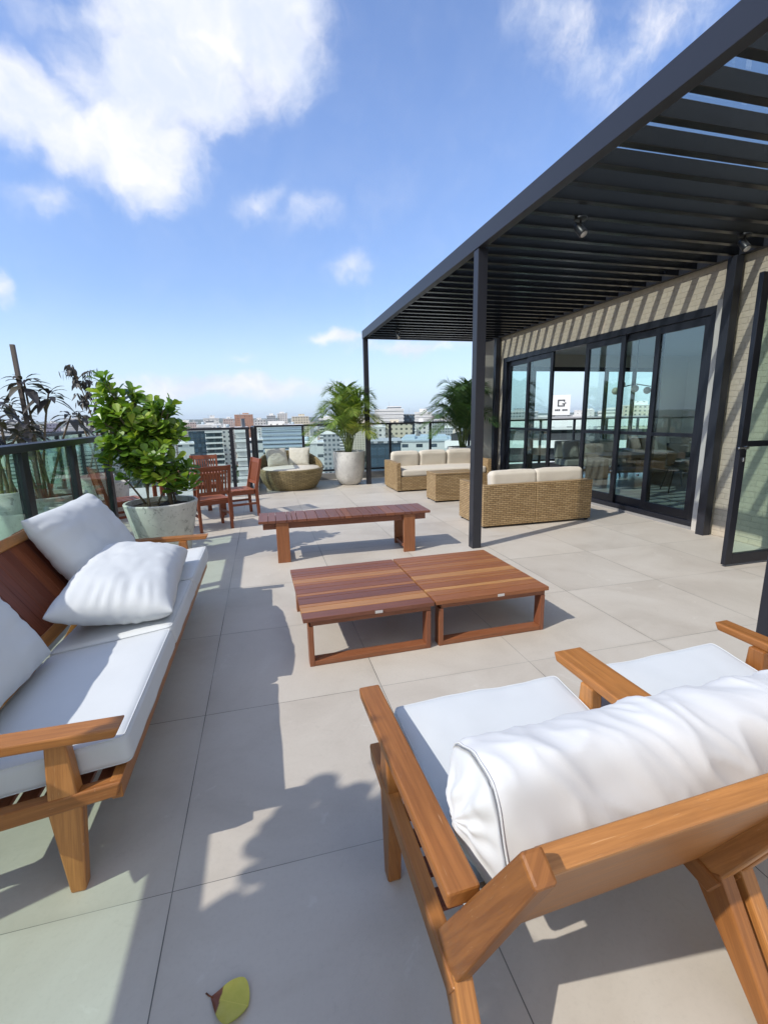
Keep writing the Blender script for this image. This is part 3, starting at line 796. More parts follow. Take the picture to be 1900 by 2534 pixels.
g3 = hb('side_glazing', [(11.03, 11.12, 3.6, 9.7, 2.53, 2.6), (11.03, 11.12, 3.6, 9.7, .35, .42)] + [(11.035, 11.115, y, y + .07, .42, 2.53) for y in (3.6, 5.1, 6.6, 8.1, 9.63)], 'frame_dark', None, False, .003)  # side window wall added to let more light into the room
hb('pane', [(11.07, 11.08, a, a + 1.44, .415, 2.535) for a in (3.665, 5.165, 6.665, 8.165)], 'glass_clear', g3)

# open hinged door
dr = hb('hinged_door', [(4.40, 4.485, 3.43, 3.475, .02, 2.75), (5.345, 5.43, 3.43, 3.475, .02, 2.75), (4.485, 5.345, 3.43, 3.475, .02, .13), (4.485, 5.345, 3.43, 3.475, 2.66, 2.75), (4.485, 5.345, 3.43, 3.475, 1.20, 1.255)], 'frame_dark', None, False, .004)
hb('pane', [(4.48, 5.35, 3.448, 3.457, .125, 1.205), (4.48, 5.35, 3.448, 3.457, 1.25, 2.665)], 'glass_green', dr)
hb('handle', [(4.425, 4.455, 3.395, 3.43, 1.18, 1.21), (4.33, 4.455, 3.385, 3.40, 1.185, 1.205), (4.425, 4.455, 3.405, 3.43, 1.06, 1.10)], 'chrome', dr, False, .004)
hb('door_frame', [(WX - .004, WX + TH + .004, 3.40, 3.462, 0, WT - .05), (WX - .004, WX + TH + .004, 2.458, 2.52, 0, WT - .05), (WX - .004, WX + TH + .004, 2.52, 3.40, WT - .11, WT - .05)], 'frame_dark')

# ------------------------------------------------------------------ pergola
pg = thing('pergola', 'charcoal steel pergola with slatted roof over the right side of the terrace', 'pergola', (2.3, 5.0, 0))
po = V((2.3, 5.0, 0))


def pb(name, boxes, mat, bevel=0.004, parent=None):
    b = MB(4)
    for q in boxes: b.b2(q[0] - po.x, q[1] - po.x, q[2] - po.y, q[3] - po.y, q[4], q[5])
    return b.build(name, mat, parent or pg, False, bevel)


BZ0, BZ1 = 3.255, 3.425
pb('front_beam', [(2.30, 2.385, -1.6, 10.62, BZ0, BZ1)], 'steel_dark')
pb('end_beam', [(2.386, 5.355, 10.53, 10.62, BZ0, BZ1 - .002)], 'steel_dark')
pb('wall_beam', [(5.356, 5.43, -1.6, 10.62, BZ0 + .01, BZ1 - .004)], 'steel_dark')
for (x0, x1, y0, y1) in ((2.31, 2.42, 4.826, 4.936), (2.305, 2.41, 10.5, 10.6), (2.31, 2.42, 1.49, 1.60), (5.285, 5.395, 4.45, 4.56), (5.30, 5.41, 10.05, 10.16), (5.285, 5.395, 1.45, 1.56)):
    pb('post', [(x0, x1, y0, y1, 0, BZ0 - .001)], 'steel_dark')
yy = -1.35
while yy < 10.45:
    pb('slat', [(2.386, 5.355, yy, yy + .062, BZ0 + .012, BZ0 + .125)], 'slat_black', 0.003)
    yy += 0.2655
for i in range(6):
    pb('glass_panel', [(2.33, 5.40, -1.5 + i * 2.01, -1.5 + i * 2.01 + 1.995, BZ1 + .004, BZ1 + .012)], 'glass_roof', 0)


def spotlight(loc, rz, label):
    t = thing('spotlight', label, 'spotlight', loc, rz, 'spotlights under the pergola')
    b = MB(1); b.lathe([(.001, 0), (.055, 0), (.055, -.02), (.001, -.02)], 20); b.build('ceiling_plate', 'black_plastic', t, True, .002)
    b = MB(2); b.tube([(0, 0, -.02), (0, 0, -.07)], .009, 8); b.tube([(-.035, 0, -.07), (.035, 0, -.07)], .007, 8); b.build('bracket', 'black_plastic', t, True)
    b = MB(3); ax = V((.1, -.62, -.75)).normalized(); p = V((0, 0, -.10))
    b.tube([p - ax * .06, p - ax * .05, p + ax * .055, p + ax * .06], [.03, .036, .040, .038], 18); h = b.build('lamp_head', 'black_plastic', t, True)
    b = MB(4); b.tube([p + ax * .0605, p + ax * .064], [.031, .030], 18); b.build('lens', 'tag_silver', h, True)


spotlight((2.90, 3.985, BZ0 + .012), .2, 'black spotlight under the slats between the beam and the near steel post')
spotlight((4.80, 3.985, BZ0 + .012), -.2, 'black spotlight under the slats beside the brick wall')
spotlight((2.82, 9.56, BZ0 + .012), .1, 'small black spotlight under the far end of the pergola')


# ------------------------------------------------------------------ glass railings
def railing(name, label, p0, p1, posts, top=1.40, capw=.14, caph=.05, curb=.14, curbw=.16, post=(.05, .085), foot=True, gl='glass_back'):
    """runs from p0 to p1; posts are distances along it"""
    p0, p1 = V((*p0, 0)), V((*p1, 0)); d = (p1 - p0); L = d.length; rz = math.atan2(d.y, d.x)
    t = thing(name, label, 'railing', p0, rz, 'glass railings round the terrace')
    b = MB(1); b.b2(0, L, -capw / 2, capw / 2, top - caph, top); b.build('cap', 'frame_dark', t, False, .004)
    b = MB(2); b.b2(0, L, -curbw / 2, curbw / 2, -.45, curb); b.build('curb', 'curb_stone', t, False, .004)
    if foot:
        b = MB(3); b.b2(0, L, -.025, .025, curb + .05, curb + .10); b.build('foot_rail', 'frame_dark', t, False, .002)
    for q in posts:
        b = MB(4); b.b2(q - post[1] / 2, q + post[1] / 2, -post[0] / 2, post[0] / 2, curb, top - caph); b.build('post', 'frame_dark', t, False, .003)
    for a, c in zip(posts[:-1], posts[1:]):
        b = MB(5); b.b2(a + post[1] / 2 + .004, c - post[1] / 2 - .004, -.006, .006, curb + .02, top - caph - .004); b.build('pane', gl, t)
    return t


railing('glass_railing', 'dark framed green glass railing with wide cap behind the wooden sofa', (-1.77, -4.6), (-1.77, 6.08), [.05, 1.0, 1.95, 2.9, 3.87, 4.84, 5.81, 6.78, 7.71, 8.66, 9.62, 10.63], 1.40, .15, .055, .12, .1, (.06, .10), True, 'glass_green')
railing('glass_railing', 'long glass railing at the back edge behind the daybed and wicker sofa', (-.20, 11.75), (12.5, 11.75), [.05, 1.18, 2.3, 3.42, 4.53, 5.65, 6.77, 7.85, 8.95, 10.05, 11.15, 12.3], 1.40, .07, .045, .16, .14, (.05, .06))
railing('glass_railing', 'short glass railing left of the daybed running back from its corner', (-.20, 9.85), (-.20, 11.7), [.05, .95, 1.8], 1.40, .06, .045, .16, .12, (.05, .06), False)
railing('glass_railing', 'glass railing behind the wooden dining set', (-.24, 9.82), (-4.0, 9.82), [.05, .36, 1.5, 2.65, 3.7], 1.40, .06, .045, .02, .12, (.05, .07), False)
railing('glass_railing', 'outer glass railing beyond the dark potted plants at left', (-3.2, -4.6), (-3.2, 9.7), [.05] + [1.2 * k for k in range(1, 12)] + [14.2], 1.40, .08, .05, .14, .12, (.05, .06), False, 'glass_green')

# ------------------------------------------------------------------ inside the glass room
def room_chair(loc, rz, label, mat='leather_dark'):
    t = thing('room_chair', label, 'chair', loc, rz, 'chairs inside the glass room')
    b = MB(1); b.b2(-.23, .23, -.23, .23, .43, .475); b.build('seat', mat, t, False, .015)
    b = MB(2); b.prism([(-.24, .48), (-.20, .48), (-.27, .90), (-.30, .90)], -.21, .21, lambda p, q, a: (a, p, q)); b.build('backrest', mat, t, False, .012)
    for sx in (-1, 1):
        for s2 in (-1, 1):
            b = MB(3); b.beam((sx * .17, s2 * .17, .43), (sx * .25, s2 * .26, 0), .03, .03, (1, 0, 0), .7, .7); b.build('leg', 'black_plastic', t)
    return t


FZ = .05
room_chair((7.55, 6.95, FZ), 2.6, 'black splayed leg chair just inside the rightmost glass pane')
room_chair((8.25, 7.75, FZ), .4, 'black chair behind the rightmost glass pane beside the dark table')
room_chair((8.9, 6.9, FZ), 1.9, 'black chair deepest behind the rightmost glass pane')
t = thing('banquette', 'grey upholstered bench against the far glazing of the room', 'bench', (7.45, 9.35, FZ), -.12)
b = MB(1); b.b2(-.75, .75, -.28, .28, .30, .45); b.build('seat', 'fabric_grey', t, False, .03)
b = MB(2); b.b2(-.75, .75, .20, .34, .452, .86); b.build('backrest', 'fabric_grey', t, False, .03)
for x in (-.6, -.2, .2, .6):
    for y in (-.2, .2):
        b = MB(3); b.beam((x, y, .30), (x * 1.06, y * 1.2, 0), .04, .04, (1, 0, 0), .6, .6); b.build('leg', 'black_plastic', t)
for k, x in enumerate((6.95, 7.35, 7.75)):
    p = pillow(.40, .40, .13, 50 + k); o = p.build('throw_pillow', 'fabric_grey', None, True, weld=.0005)
    o.matrix_world = Matrix.Translation((x, 9.36 - .12 * (x - 7.45), FZ + .66)) @ Matrix.Rotation(-.12, 4, 'Z') @ Matrix.Rotation(R_(74), 4, 'X')
    tag(o, ['grey throw pillow leftmost on the bench inside the room', 'grey throw pillow in the middle of the bench inside the room', 'grey throw pillow rightmost on the bench inside the room'][k], 'pillow', 'pillows on the bench inside the room')
t = thing('room_table', 'dark wood low table with a shelf behind the glass doors', 'table', (7.3, 8.0, FZ), -.2)
b = MB(1); b.b2(-.75, .75, -.4, .4, .60, .66); b.build('table_top', 'wood_grey', t, False, .004)
b = MB(2); b.b2(-.68, .68, -.34, .34, .30, .34); b.build('shelf', 'wood_grey', t, False, .003)
for sx in (-1, 1):
    b = MB(3); b.b2(sx * .66 - .05, sx * .66 + .05, -.36, .36, 0, .60); b.build('leg_panel', 'wood_grey', t, False, .003)
t = thing('room_sofa', 'dark leather sofa deep inside the glass room', 'sofa', (9.3, 8.9, FZ), -.35)
b = MB(1); b.b2(-.8, .8, -.4, .4, .12, .44); b.build('seat', 'leather_dark', t, False, .05)
b = MB(2); b.b2(-.8, .8, .28, .46, .442, .88); b.build('backrest', 'leather_dark', t, False, .05)
for s in (-1, 1):
    b = MB(3); b.b2(s * .8 - .09 + s * .092, s * .8 + .09 + s * .092, -.4, .4, .12, .64); b.build('armrest', 'leather_dark', t, False, .04)
p = pillow(.45, .45, .14, 61); o = p.build('throw_pillow', 'canvas_sage', None, True, weld=.0005)
o.matrix_world = Matrix.Translation((8.95, 8.9, FZ + .70)) @ Matrix.Rotation(-.5, 4, 'Z') @ Matrix.Rotation(R_(68), 4, 'X')
tag(o, 'pale sage throw pillow leaning on the dark sofa inside the room', 'pillow')
t = thing('pendant_lamp', 'black rod pendant lamp with amber glass globes inside the room', 'lamp', (6.4, 7.0, 2.95))
b = MB(1); b.tube([(0, 0, 0), (0, 0, -.92)], .008, 8); b.tube([(-.42, -.03, -1.0), (0, 0, -.92), (.36, .03, -.96)], .009, 8); b.lathe([(.001, 0), (.06, 0), (.06, -.025), (.001, -.025)], 20); b.build('rod', 'black_plastic', t, True)
for p in ((-.40, 0, -1.04), (-.27, .02, -.93), (.0, 0, -1.0), (.28, .02, -1.03)):
    b = MB(2); b.ball(p, .062, 12); b.build('globe', 'lamp_glass', t, True)

# ------------------------------------------------------------------ wooden lounge family (sofa, two seater)
# side frame drawn in (d, z): d runs back from the front tip of the arm
def side_frame(t, fn, w0, w1, arm=(-.03, .045), wood_='wood_honey', arm_len=.765, arm_on=True, two_=False):
    """fn(d, z, a) -> local xyz; the frame spans w0..w1 across, the arm w0+arm[0]..w0+arm[1]"""
    def pr(name, pts, a0, a1, bev=.006):
        b = MB(); b.prism(pts, a0, a1, fn, b.rnd.random()); return b.build(name, wood_, t, False, bev, 2)
    if arm_on:
        pr('armrest', [(0, .605), (.018, .572), (arm_len, .566), (arm_len, .605)], w0 + arm[0], w0 + arm[1])
    pr('front_leg', ([(.168, .571), (.152, .31), (.182, 0), (.228, 0), (.250, .31), (.228, .571)] if arm_on else [(.155, .325), (.182, 0), (.228, 0), (.248, .312)]), w0, w1)
    e = .004
    pr('seat_rail', [(.028, .392), (.044, .340), (.715, .250), (.745, .312)], w0 - e, w1 + e - .012)
    pr('back_post', [(.640, .345), (.678, .252), (.742, .325), (.994, .872), (.950, .897)] if two_ else [(.602, .262), (.700, .248), (1.005, .895), (.925, .935)], w0 + .003, w1 - .003)
    pr('rear_leg', [(.655, .275), (.735, .335), (.945, 0), (.895, 0)], w0 + .001, w1 - .001)


BK = dict(d=.600, sn=.514, cs=.857)      # foot and lean of the back plane


def back_pt(s, off=0.0):
    """point on the reclined back plane, s metres up from its foot, off metres behind the front face"""
    return V((BK['d'] + BK['sn'] * s + BK['cs'] * off, .42 + BK['cs'] * s - BK['sn'] * off))


# --- three seat sofa: local x = across from the front towards the back (-x in the world), y = along
sofa = thing('garden_sofa', 'long honey wood sofa with white seat cushions and dark red slatted back by the railing', 'sofa', (-1.0, 2.75, 0))
SO = V((-1.0, 2.75, 0))
sf = lambda d, z, a: V((-.50 - d, a, z)) - SO
side_frame(sofa, sf, 1.487, 1.535)
side_frame(sofa, sf, 4.03, 3.982)          # mirrored, far end
Yn, Yf = 1.535, 3.982
side_frame(sofa, sf, 2.385, 2.43, arm_on=False); side_frame(sofa, sf, 3.165, 3.21, arm_on=False)
b = MB(31); b.beam(sf(.05, .355, 1.50), sf(.05, .355, 4.02), .035, .07); b.build('front_apron', 'wood_honey', sofa, False, .004)
b = MB(32); b.beam(sf(.60, .265, 1.50), sf(.60, .265, 4.02), .05, .045); b.build('rear_rail', 'wood_honey', sofa, False, .004)
b = MB(33)
for k in range(7): b.beam(sf(.10 + k * .082, .342 - k * .0105, 1.54), sf(.10 + k * .082, .342 - k * .0105, 3.98), .055, .016, (0, 0, 1))
b.build('seat_slats', 'wood_red', sofa, False, .002)


def back_piece(par, fnc, name, s0, s1, a0, a1, off0, off1, wd, bev=.004, tone=None):
    p = [back_pt(s0, off0), back_pt(s1, off0), back_pt(s1, off1), back_pt(s0, off1)]
    b = MB(); b.prism([(q.x, q.y) for q in p], a0, a1, fnc, tone if tone is not None else b.rnd.random()); return b.build(name, wd, par, False, bev)


back_piece(sofa, sf, 'top_rail', .54, .60, 1.47, 4.05, .0, .05, 'wood_honey', .006)
back_piece(sofa, sf, 'bottom_rail', .03, .09, 1.53, 3.99, .002, .045, 'wood_honey')
for y in (1.54, 2.37, 3.14, 3.90): back_piece(sofa, sf, 'back_stile', .091, .539, y, y + .085, .001, .042, 'wood_honey')
b = MB(34)
for a, c in ((1.627, 2.368), (2.457, 3.138), (3.227, 3.898)):
    n = 8; w = (c - a) / n
    for k in range(n):
        p = [back_pt(.085, .012), back_pt(.545, .012), back_pt(.545, .034), back_pt(.085, .034)]
        b.prism([(q.x, q.y) for q in p], a + k * w + .0015, a + (k + 1) * w - .0015, sf)
b.build('back_planks', 'wood_red', sofa, False, .002)
tiltS = math.atan(.128)
for k, (a, c) in enumerate(((1.545, 2.405), (2.412, 3.165), (3.172, 4.015))):
    cu = slab_cushion(.575, c - a, .112, 40 + k, .028, .012)
    o = cu.build('seat_cushion', 'canvas_white', sofa, True, weld=.0004)
    mtx = Matrix.Translation(sf(.295, .438 - .012, (a + c) / 2)) @ Matrix.Rotation(-tiltS, 4, 'Y'); o.matrix_local = mtx
    for sg in (1, -1): edge_seam(.575, c - a, .112, 40 + k, .028, sg).build('piping', 'canvas_white', o, True)

# loose pillows
def loose(name, label, sx, sy, sz, seed, mtx, mat='canvas_white', grp='white pillows on the wooden sofa', amp=1.0, cat='pillow', weld=.0006):
    o = pillow(sx, sy, sz, seed, .25, amp).build(name, mat, None, True, weld=weld); o.matrix_world = mtx; tag(o, label, cat, grp); return o


def basis(c, ex, ey):
    ex = V(ex).normalized(); ey = (V(ey) - ex * V(ey).dot(ex)).normalized(); ez = ex.cross(ey)
    return Matrix(((ex.x, ey.x, ez.x, c[0]), (ex.y, ey.y, ez.y, c[1]), (ex.z, ey.z, ez.z, c[2]), (0, 0, 0, 1)))


def on_back(y, s, off, tw=0.0):
    p = back_pt(s, -off); q = V((-.50 - p.x, y, p.y))
    upv = V((-BK['sn'], 0, BK['cs'])); al = V((0, 1, 0))
    return basis(q, al * math.cos(tw) + upv * math.sin(tw), upv * math.cos(tw) - al * math.sin(tw))


loose('pillow', 'big white pillow leaning on the far end of the wooden sofa back', 1.04, .60, .25, 71, on_back(3.46, .335, .105, .0))
loose('pillow', 'sunlit white pillow lying flat on the middle of the wooden sofa', 1.14, .57, .29, 72, basis((-.835, 2.985, .618), (-.075, 1.0, .015), (-1.0, -.075, .10)))
loose('pillow', 'white pillow on the near end of the sofa, cut off at the left edge', 1.02, .58, .21, 73, on_back(1.80, .315, .105, .0))

# --- two seater seen from behind: local frame rotated a little; d runs towards the camera
BK.update(d=.688, sn=.470, cs=.883)
TWO = V((.30, 1.465, 0)); TR = R_(1.9)
two = thing('garden_armchair_pair', 'honey wood two seater with three armrests and white cushions seen from behind', 'sofa', TWO, TR)
tf = lambda d, z, a: V((a, -d, z))
side_frame(two, tf, 0.0, .047, two_=True)
side_frame(two, tf, .775, .822, (.005, .135), two_=True)
side_frame(two, tf, .845, .892, arm_on=False, two_=True)
side_frame(two, tf, 1.665, 1.618, (-.03, .045), two_=True)
for a0, a1 in ((.048, .774), (.893, 1.617)):
    b = MB(81); b.beam(tf(.05, .355, a0), tf(.05, .355, a1), .035, .07); b.build('front_apron', 'wood_honey', two, False, .004)
    b = MB(82)
    for k in range(6): b.beam(tf(.11 + k * .085, .340 - k * .0108, a0), tf(.11 + k * .085, .340 - k * .0108, a1), .055, .016)
    b.build('seat_slats', 'wood_red', two, False, .002)
back_piece(two, tf, 'top_rail', .466, .496, .050, 1.615, -.002, .040, 'wood_honey', .006, .75)
b = MB(83); p = [back_pt(-.10, .004), back_pt(.4655, .004), back_pt(.4655, .034), back_pt(-.10, .034)]
b.prism([(q.x, q.y) for q in p], .052, 1.613, tf, .35); b.build('back_board', 'wood_honey', two, False, .004)  # darker tone than the rail: the board's shade is put into its colour
for k, (a, c) in enumerate(((.085, .775), (.905, 1.60))):
    o = slab_cushion(c - a, .625, .115, 60 + k, .022, .012).build('seat_cushion', 'canvas_white', two, True, weld=.0004)
    o.matrix_local = Matrix.Translation(tf(.332, .430, (a + c) / 2)) @ Matrix.Rotation(tiltS, 4, 'X')
    for sg in (1, -1): edge_seam(c - a, .625, .115, 60 + k, .022, sg).build('piping', 'canvas_white', o, True)


def bolster(L, ry, rz_, seed):
    """long gathered cushion: axis x, flattened where it rests"""
    b = MB(seed); NU, NV = 150, 84
    def fn(u, v):
        x = (u - .5) * L; a = 2 * math.pi * v
        e = min(u, 1 - u) * L
        end = 1 - max(0, 1 - e / .05) ** 2.6 * .07
        # slack folds running round the girth, slanting, branching and fading
        ca, sa = math.cos(a), math.sin(a)
        xs = x + .10 * sa + .05 * nz((x * 2.2, ca, sa), 1.4, seed + 1)
        g = nz((xs * 4.2, ca * .35, sa * .35), 1.5, seed)
        g2 = nz((xs * 9.5 + .6 * ca, ca * .6, sa * .6), 1.4, seed + 5)
        g3 = nz((x * 16 - 2.0 * a, ca, sa), 1.0, seed + 7)
        amt = .45 + .55 * max(0, min(1, .5 + 1.6 * nz((x * 2.4, ca * .9, sa * .9), 1.5, seed + 3)))
        big = nz((x * 1.7, ca, sa), 1.3, seed + 9)
        crease = (.011 - abs(g) ** .55 * .026) * amt
        crease2 = (.006 - abs(g2) ** .6 * .015) * amt + .003 * g3
        r = 1 + big * .09
        add = crease + crease2
        y, z = math.cos(a), math.sin(a)
        ex_ = 2.3 + 1.1 * max(0, 1 - e / .25); k = (abs(y) ** ex_ + abs(z) ** ex_) ** (-1 / ex_)
        y, z = y * k, z * k
        q = V((x, y * (ry * r * end + add), z * (rz_ * r * end + add)))
        if z < -.5: q.z = max(q.z, -rz_ * .93)
        q.y = max(q.y, -ry * 1.16)
        return q
    global BOLSTER_FN
    BOLSTER_FN = fn
    b.grid(fn, NU, NV, 0.5)
    for sg in (-1, 1):
        def cap(u, v, sg=sg):
            a = 2 * math.pi * u; p = fn(0 if sg < 0 else 1, u); ctr = V((sg * (L / 2 + .012), 0, 0))
            t = v ** 0.8; q = ctr * (1 - t) + p * t
            q.x += sg * (.040 * (1 - t ** 2.2) + (.008 * math.sin(a * 9 + 2 * math.sin(a * 2)) * t + .016 * nz((math.cos(a) * t, math.sin(a) * t, sg), 3.5, seed)) * (1 - t ** 4))
            return q
        b.grid(cap, 84, 14, 0.5, sg > 0)
    return b


BLc = two.location + Matrix.Rotation(TR, 3, 'Z') @ V((.815, -.612, .612))
o = bolster(1.41, .138, .155, 17).build('bolster', 'canvas_bolster', None, True, weld=.0006)
o.matrix_world = Matrix.Translation(BLc) @ Matrix.Rotation(TR, 4, 'Z') @ Matrix.Rotation(R_(-14), 4, 'X')
tag(o, 'long creased white bolster lying along the back of the two seater', 'bolster')
for sg in (-1, 1):
    b = MB(5); pts = [BOLSTER_FN(.004 if sg < 0 else .996, k / 84) for k in range(85)]
    b.tube([p + V((0, p.y, p.z)).normalized() * .0015 for p in pts], .0028, 6, .5, False); b.build('piping', 'canvas_bolster', o, True)

# ------------------------------------------------------------------ coffee tables and bench
def coffee_table(loc, rz, label, sy, seed, tones):
    t = thing('coffee_table', label, 'coffee table', loc, rz, 'low slatted coffee tables')
    W, D, H = .868, 1.0, .335
    edges = [0, .10, .185, .235, .335, .385, .43, .52, .60, .65, .735, .80, .85, .925, 1.0]
    for k, (a, c) in enumerate(zip(edges[:-1], edges[1:])):
        b = MB(seed + k); b.b2(-W / 2, W / 2, -D / 2 + a * D + .002, -D / 2 + c * D - .003, H - .028, H, tones[k % len(tones)]); b.build('slat', 'wood_table', t, False, .0025)
    b = MB(seed + 30)
    b.b2(-W / 2 + .045, W / 2 - .02, -D / 2 + .02, -D / 2 + .05, H - .062, H - .0285, .35); b.b2(-W / 2 + .045, W / 2 - .02, D / 2 - .05, D / 2 - .02, H - .062, H - .0285, .3)
    b.b2(-W / 2 + .045, -W / 2 + .08, -D / 2 + .0505, D / 2 - .0505, H - .062, H - .0285, .3); b.b2(W / 2 - .055, W / 2 - .02, -D / 2 + .0505, D / 2 - .0505, H - .062, H - .0285, .3)
    b.build('apron', 'wood_table', t, False, .002)
    for y in (-D / 2 + .055, D / 2 - .055):
        b = MB(seed + 40)
        b.b2(-W / 2 + .03, -W / 2 + .062, y - .04, y + .04, 0, H - .0625, .4); b.b2(W / 2 - .052, W / 2 - .02, y - .04, y + .04, 0, H - .0625, .3)
        b.b2(-W / 2 + .0625, W / 2 - .0525, y - .04, y + .04, 0.002, .034, .45); b.build('leg_frame', 'wood_table', t, False, .0025)
    b = MB(seed + 50); b.box((.05, -D / 2 - .0015, H - .014), (.05, .003, .018)); b.build('maker_plate', 'tag_silver', t)
    return t


tA = [.1, .45, .9, .05, .75, .3, .95, .12, .05, .85, .2, .7, .1, .5]
tB = [.55, .62, .95, .5, .68, .6, .9, .52, .58, .7, .48, .66, .55, .6]
coffee_table((.588, 3.20, 0), R_(1.1), 'left low slatted coffee table in mixed purple and orange wood', 1, 100, [.15, .9, .8, .08, .12, .72, .25, .3, .6, .85, .55, .3, .2, .35])
coffee_table((1.468, 3.222, 0), R_(1.0), 'right low slatted coffee table in even orange brown wood', 1, 200, tB)

t = thing('slatted_bench', 'reddish wood bench with cross slats standing behind the low coffee tables', 'bench', (.86, 5.18, 0), R_(-.8))
n = 20; rr = random.Random(4); x = -.965; k = 0
ws = [rr.choice((.115, .10, .075, .05)) for _ in range(n)]; sc_ = 1.93 / sum(ws)
for w in ws:
    w *= sc_; b = MB(300 + k); b.b2(x + .002, x + w - .003, -.24, .24, .452, .48, rr.choice((.05, .1, .2, .35, .15))); b.build('slat', 'wood_table', t, False, .0025); x += w; k += 1
b = MB(331)
b.b2(-.92, .92, -.185, -.15, .375, .4515, .25); b.b2(-.92, .92, .15, .185, .375, .4515, .3); b.build('apron', 'wood_table', t, False, .003)
for sx in (-1, 1):
    for s2 in (-1, 1):
        b = MB(340); b.b2(sx * .715 - .068, sx * .715 + .068, s2 * .205 - .018, s2 * .205 + .018, 0, .451, .55); b.build('leg', 'wood_table', t, False, .003)
    b = MB(341); b.b2(sx * .715 - .055, sx * .715 + .055, -.186, .186, .04, .075, .35); b.build('stretcher', 'wood_table', t, False, .003)
for sx in (-1, 1):
    b = MB(342); b.b2(sx * .715 - .055, sx * .715 + .055, -.149, .149, .39, .45, .3); b.build('cross_rail', 'wood_table', t, False, .003)

# ------------------------------------------------------------------ dining set
def dining_chair(loc, rz, label):
    t = thing('dining_chair', label, 'chair', loc, rz, 'wooden dining chairs')
    W, D = .47, .46
    f3 = lambda p, q, a: V((a, p, q))
    for sx in (-1, 1):
        b = MB(1); b.prism([(-D / 2 - .02, 0), (-D / 2 + .025, 0), (-D / 2 + .045, .45), (-D / 2 - .06, .93), (-D / 2 - .10, .93), (-D / 2 - .005, .45)], sx * W / 2 - sx * .036, sx * W / 2, f3, .4)
        b.build('rear_leg', 'wood_chair', t, False, .003)
        b = MB(2); b.b2(sx * W / 2 - .018 - sx * .018, sx * W / 2 + .018 - sx * .018, D / 2 - .045, D / 2, 0, .43, .35); b.build('front_leg', 'wood_chair', t, False, .003)
        b = MB(3); b.b2(sx * (W / 2 - .018) - .011, sx * (W / 2 - .018) + .011, -D / 2 + .03, D / 2 - .046, .20, .235, .3); b.build('stretcher', 'wood_chair', t, False, .002)
    b = MB(4); b.b2(-W / 2 + .037, W / 2 - .037, -D / 2 + .04, -D / 2 + .06, .37, .43, .3); b.b2(-W / 2 + .037, W / 2 - .037, D / 2 - .04, D / 2 - .015, .37, .43, .3)
    for sx in (-1, 1): b.b2(sx * (W / 2 - .018) - .012, sx * (W / 2 - .018) + .012, -D / 2 + .061, D / 2 - .046, .37, .43, .3)
    b.build('seat_frame', 'wood_chair', t, False, .002)
    for k in range(6):
        b = MB(5); y = -D / 2 + .085 + k * .074; b.b2(-W / 2 + .002, W / 2 - .002, y - .033, y + .033, .431, .449); b.build('seat_slat', 'wood_chair', t, False, .003)
    yb = lambda z: -D / 2 + .02 - (z - .45) * .215
    for z0, z1 in ((.855, .925), (.52, .565)):
        b = MB(6); b.prism([(yb(z0) - .014, z0), (yb(z0) + .010, z0), (yb(z1) + .010, z1), (yb(z1) - .014, z1)], -W / 2 + .037, W / 2 - .037, f3, .45); b.build('back_rail', 'wood_chair', t, False, .003)
    for k in range(9):
        x = -W / 2 + .07 + k * (W - .14) / 8
        b = MB(7); b.beam((x, yb(.566) - .002, .566), (x, yb(.854) - .002, .854), .026, .012, (0, 1, 0), 1, 1); b.build('back_slat', 'wood_chair', t, False, .002)
    return t


cA = dining_chair((-.80, 7.02, 0), R_(22), 'nearest wooden dining chair with its slatted back to the terrace, right behind the shrub')
for loc, rz, lab in (((-.42, 7.80, 0), R_(108), 'wooden dining chair in side view at the right end of the table'),
                     ((-1.02, 8.72, 0), R_(190), 'farthest wooden dining chair whose sunlit slatted back shows above the nearest chair'),
                     ((-2.05, 7.35, 0), R_(-62), 'wooden dining chair left of the table half hidden behind the shrub and railing end')):
    place_copy(cA, loc, rz, lab)
t = thing('dining_table', 'square slatted wood dining table behind the big green shrub', 'table', (-1.24, 7.95, 0), R_(20))
for k in range(11):
    b = MB(400 + k); y = -.45 + k * .0818; b.b2(-.5, .5, y + .002, y + .0798, .715, .742); b.build('top_slat', 'wood_chair', t, False, .003)
b = MB(420)
for s in (-1, 1):
    b.b2(-.44, .44, s * .40 - .012, s * .40 + .012, .64, .7145, .4); b.b2(s * .44 - .012, s * .44 + .012, -.387, .387, .64, .7145, .4)
b.build('apron', 'wood_chair', t, False, .003)
for sx in (-1, 1):
    for s2 in (-1, 1):
        b = MB(430); b.b2(sx * .42 - .03, sx * .42 + .03, s2 * .37 - .03, s2 * .37 + .03, 0, .639, .4); b.build('leg', 'wood_chair', t, False, .004)

# ------------------------------------------------------------------ wicker lounge set
def wbox(t, name, q, mat='wicker_tan', bev=.008):
    b = MB(2); b.b2(*q, .5, True); return b.build(name, mat, t, False, bev)


def cushion_part(t, name, c, size, seed, rot=None, mat='canvas_cream', r=.045, puff=.02):
    o = slab_cushion(size[0], size[1], size[2], seed, r, puff).build(name, mat, t, True, weld=.0005)
    o.matrix_local = Matrix.Translation(c) @ (rot if rot is not None else Matrix.Identity(4)); return o


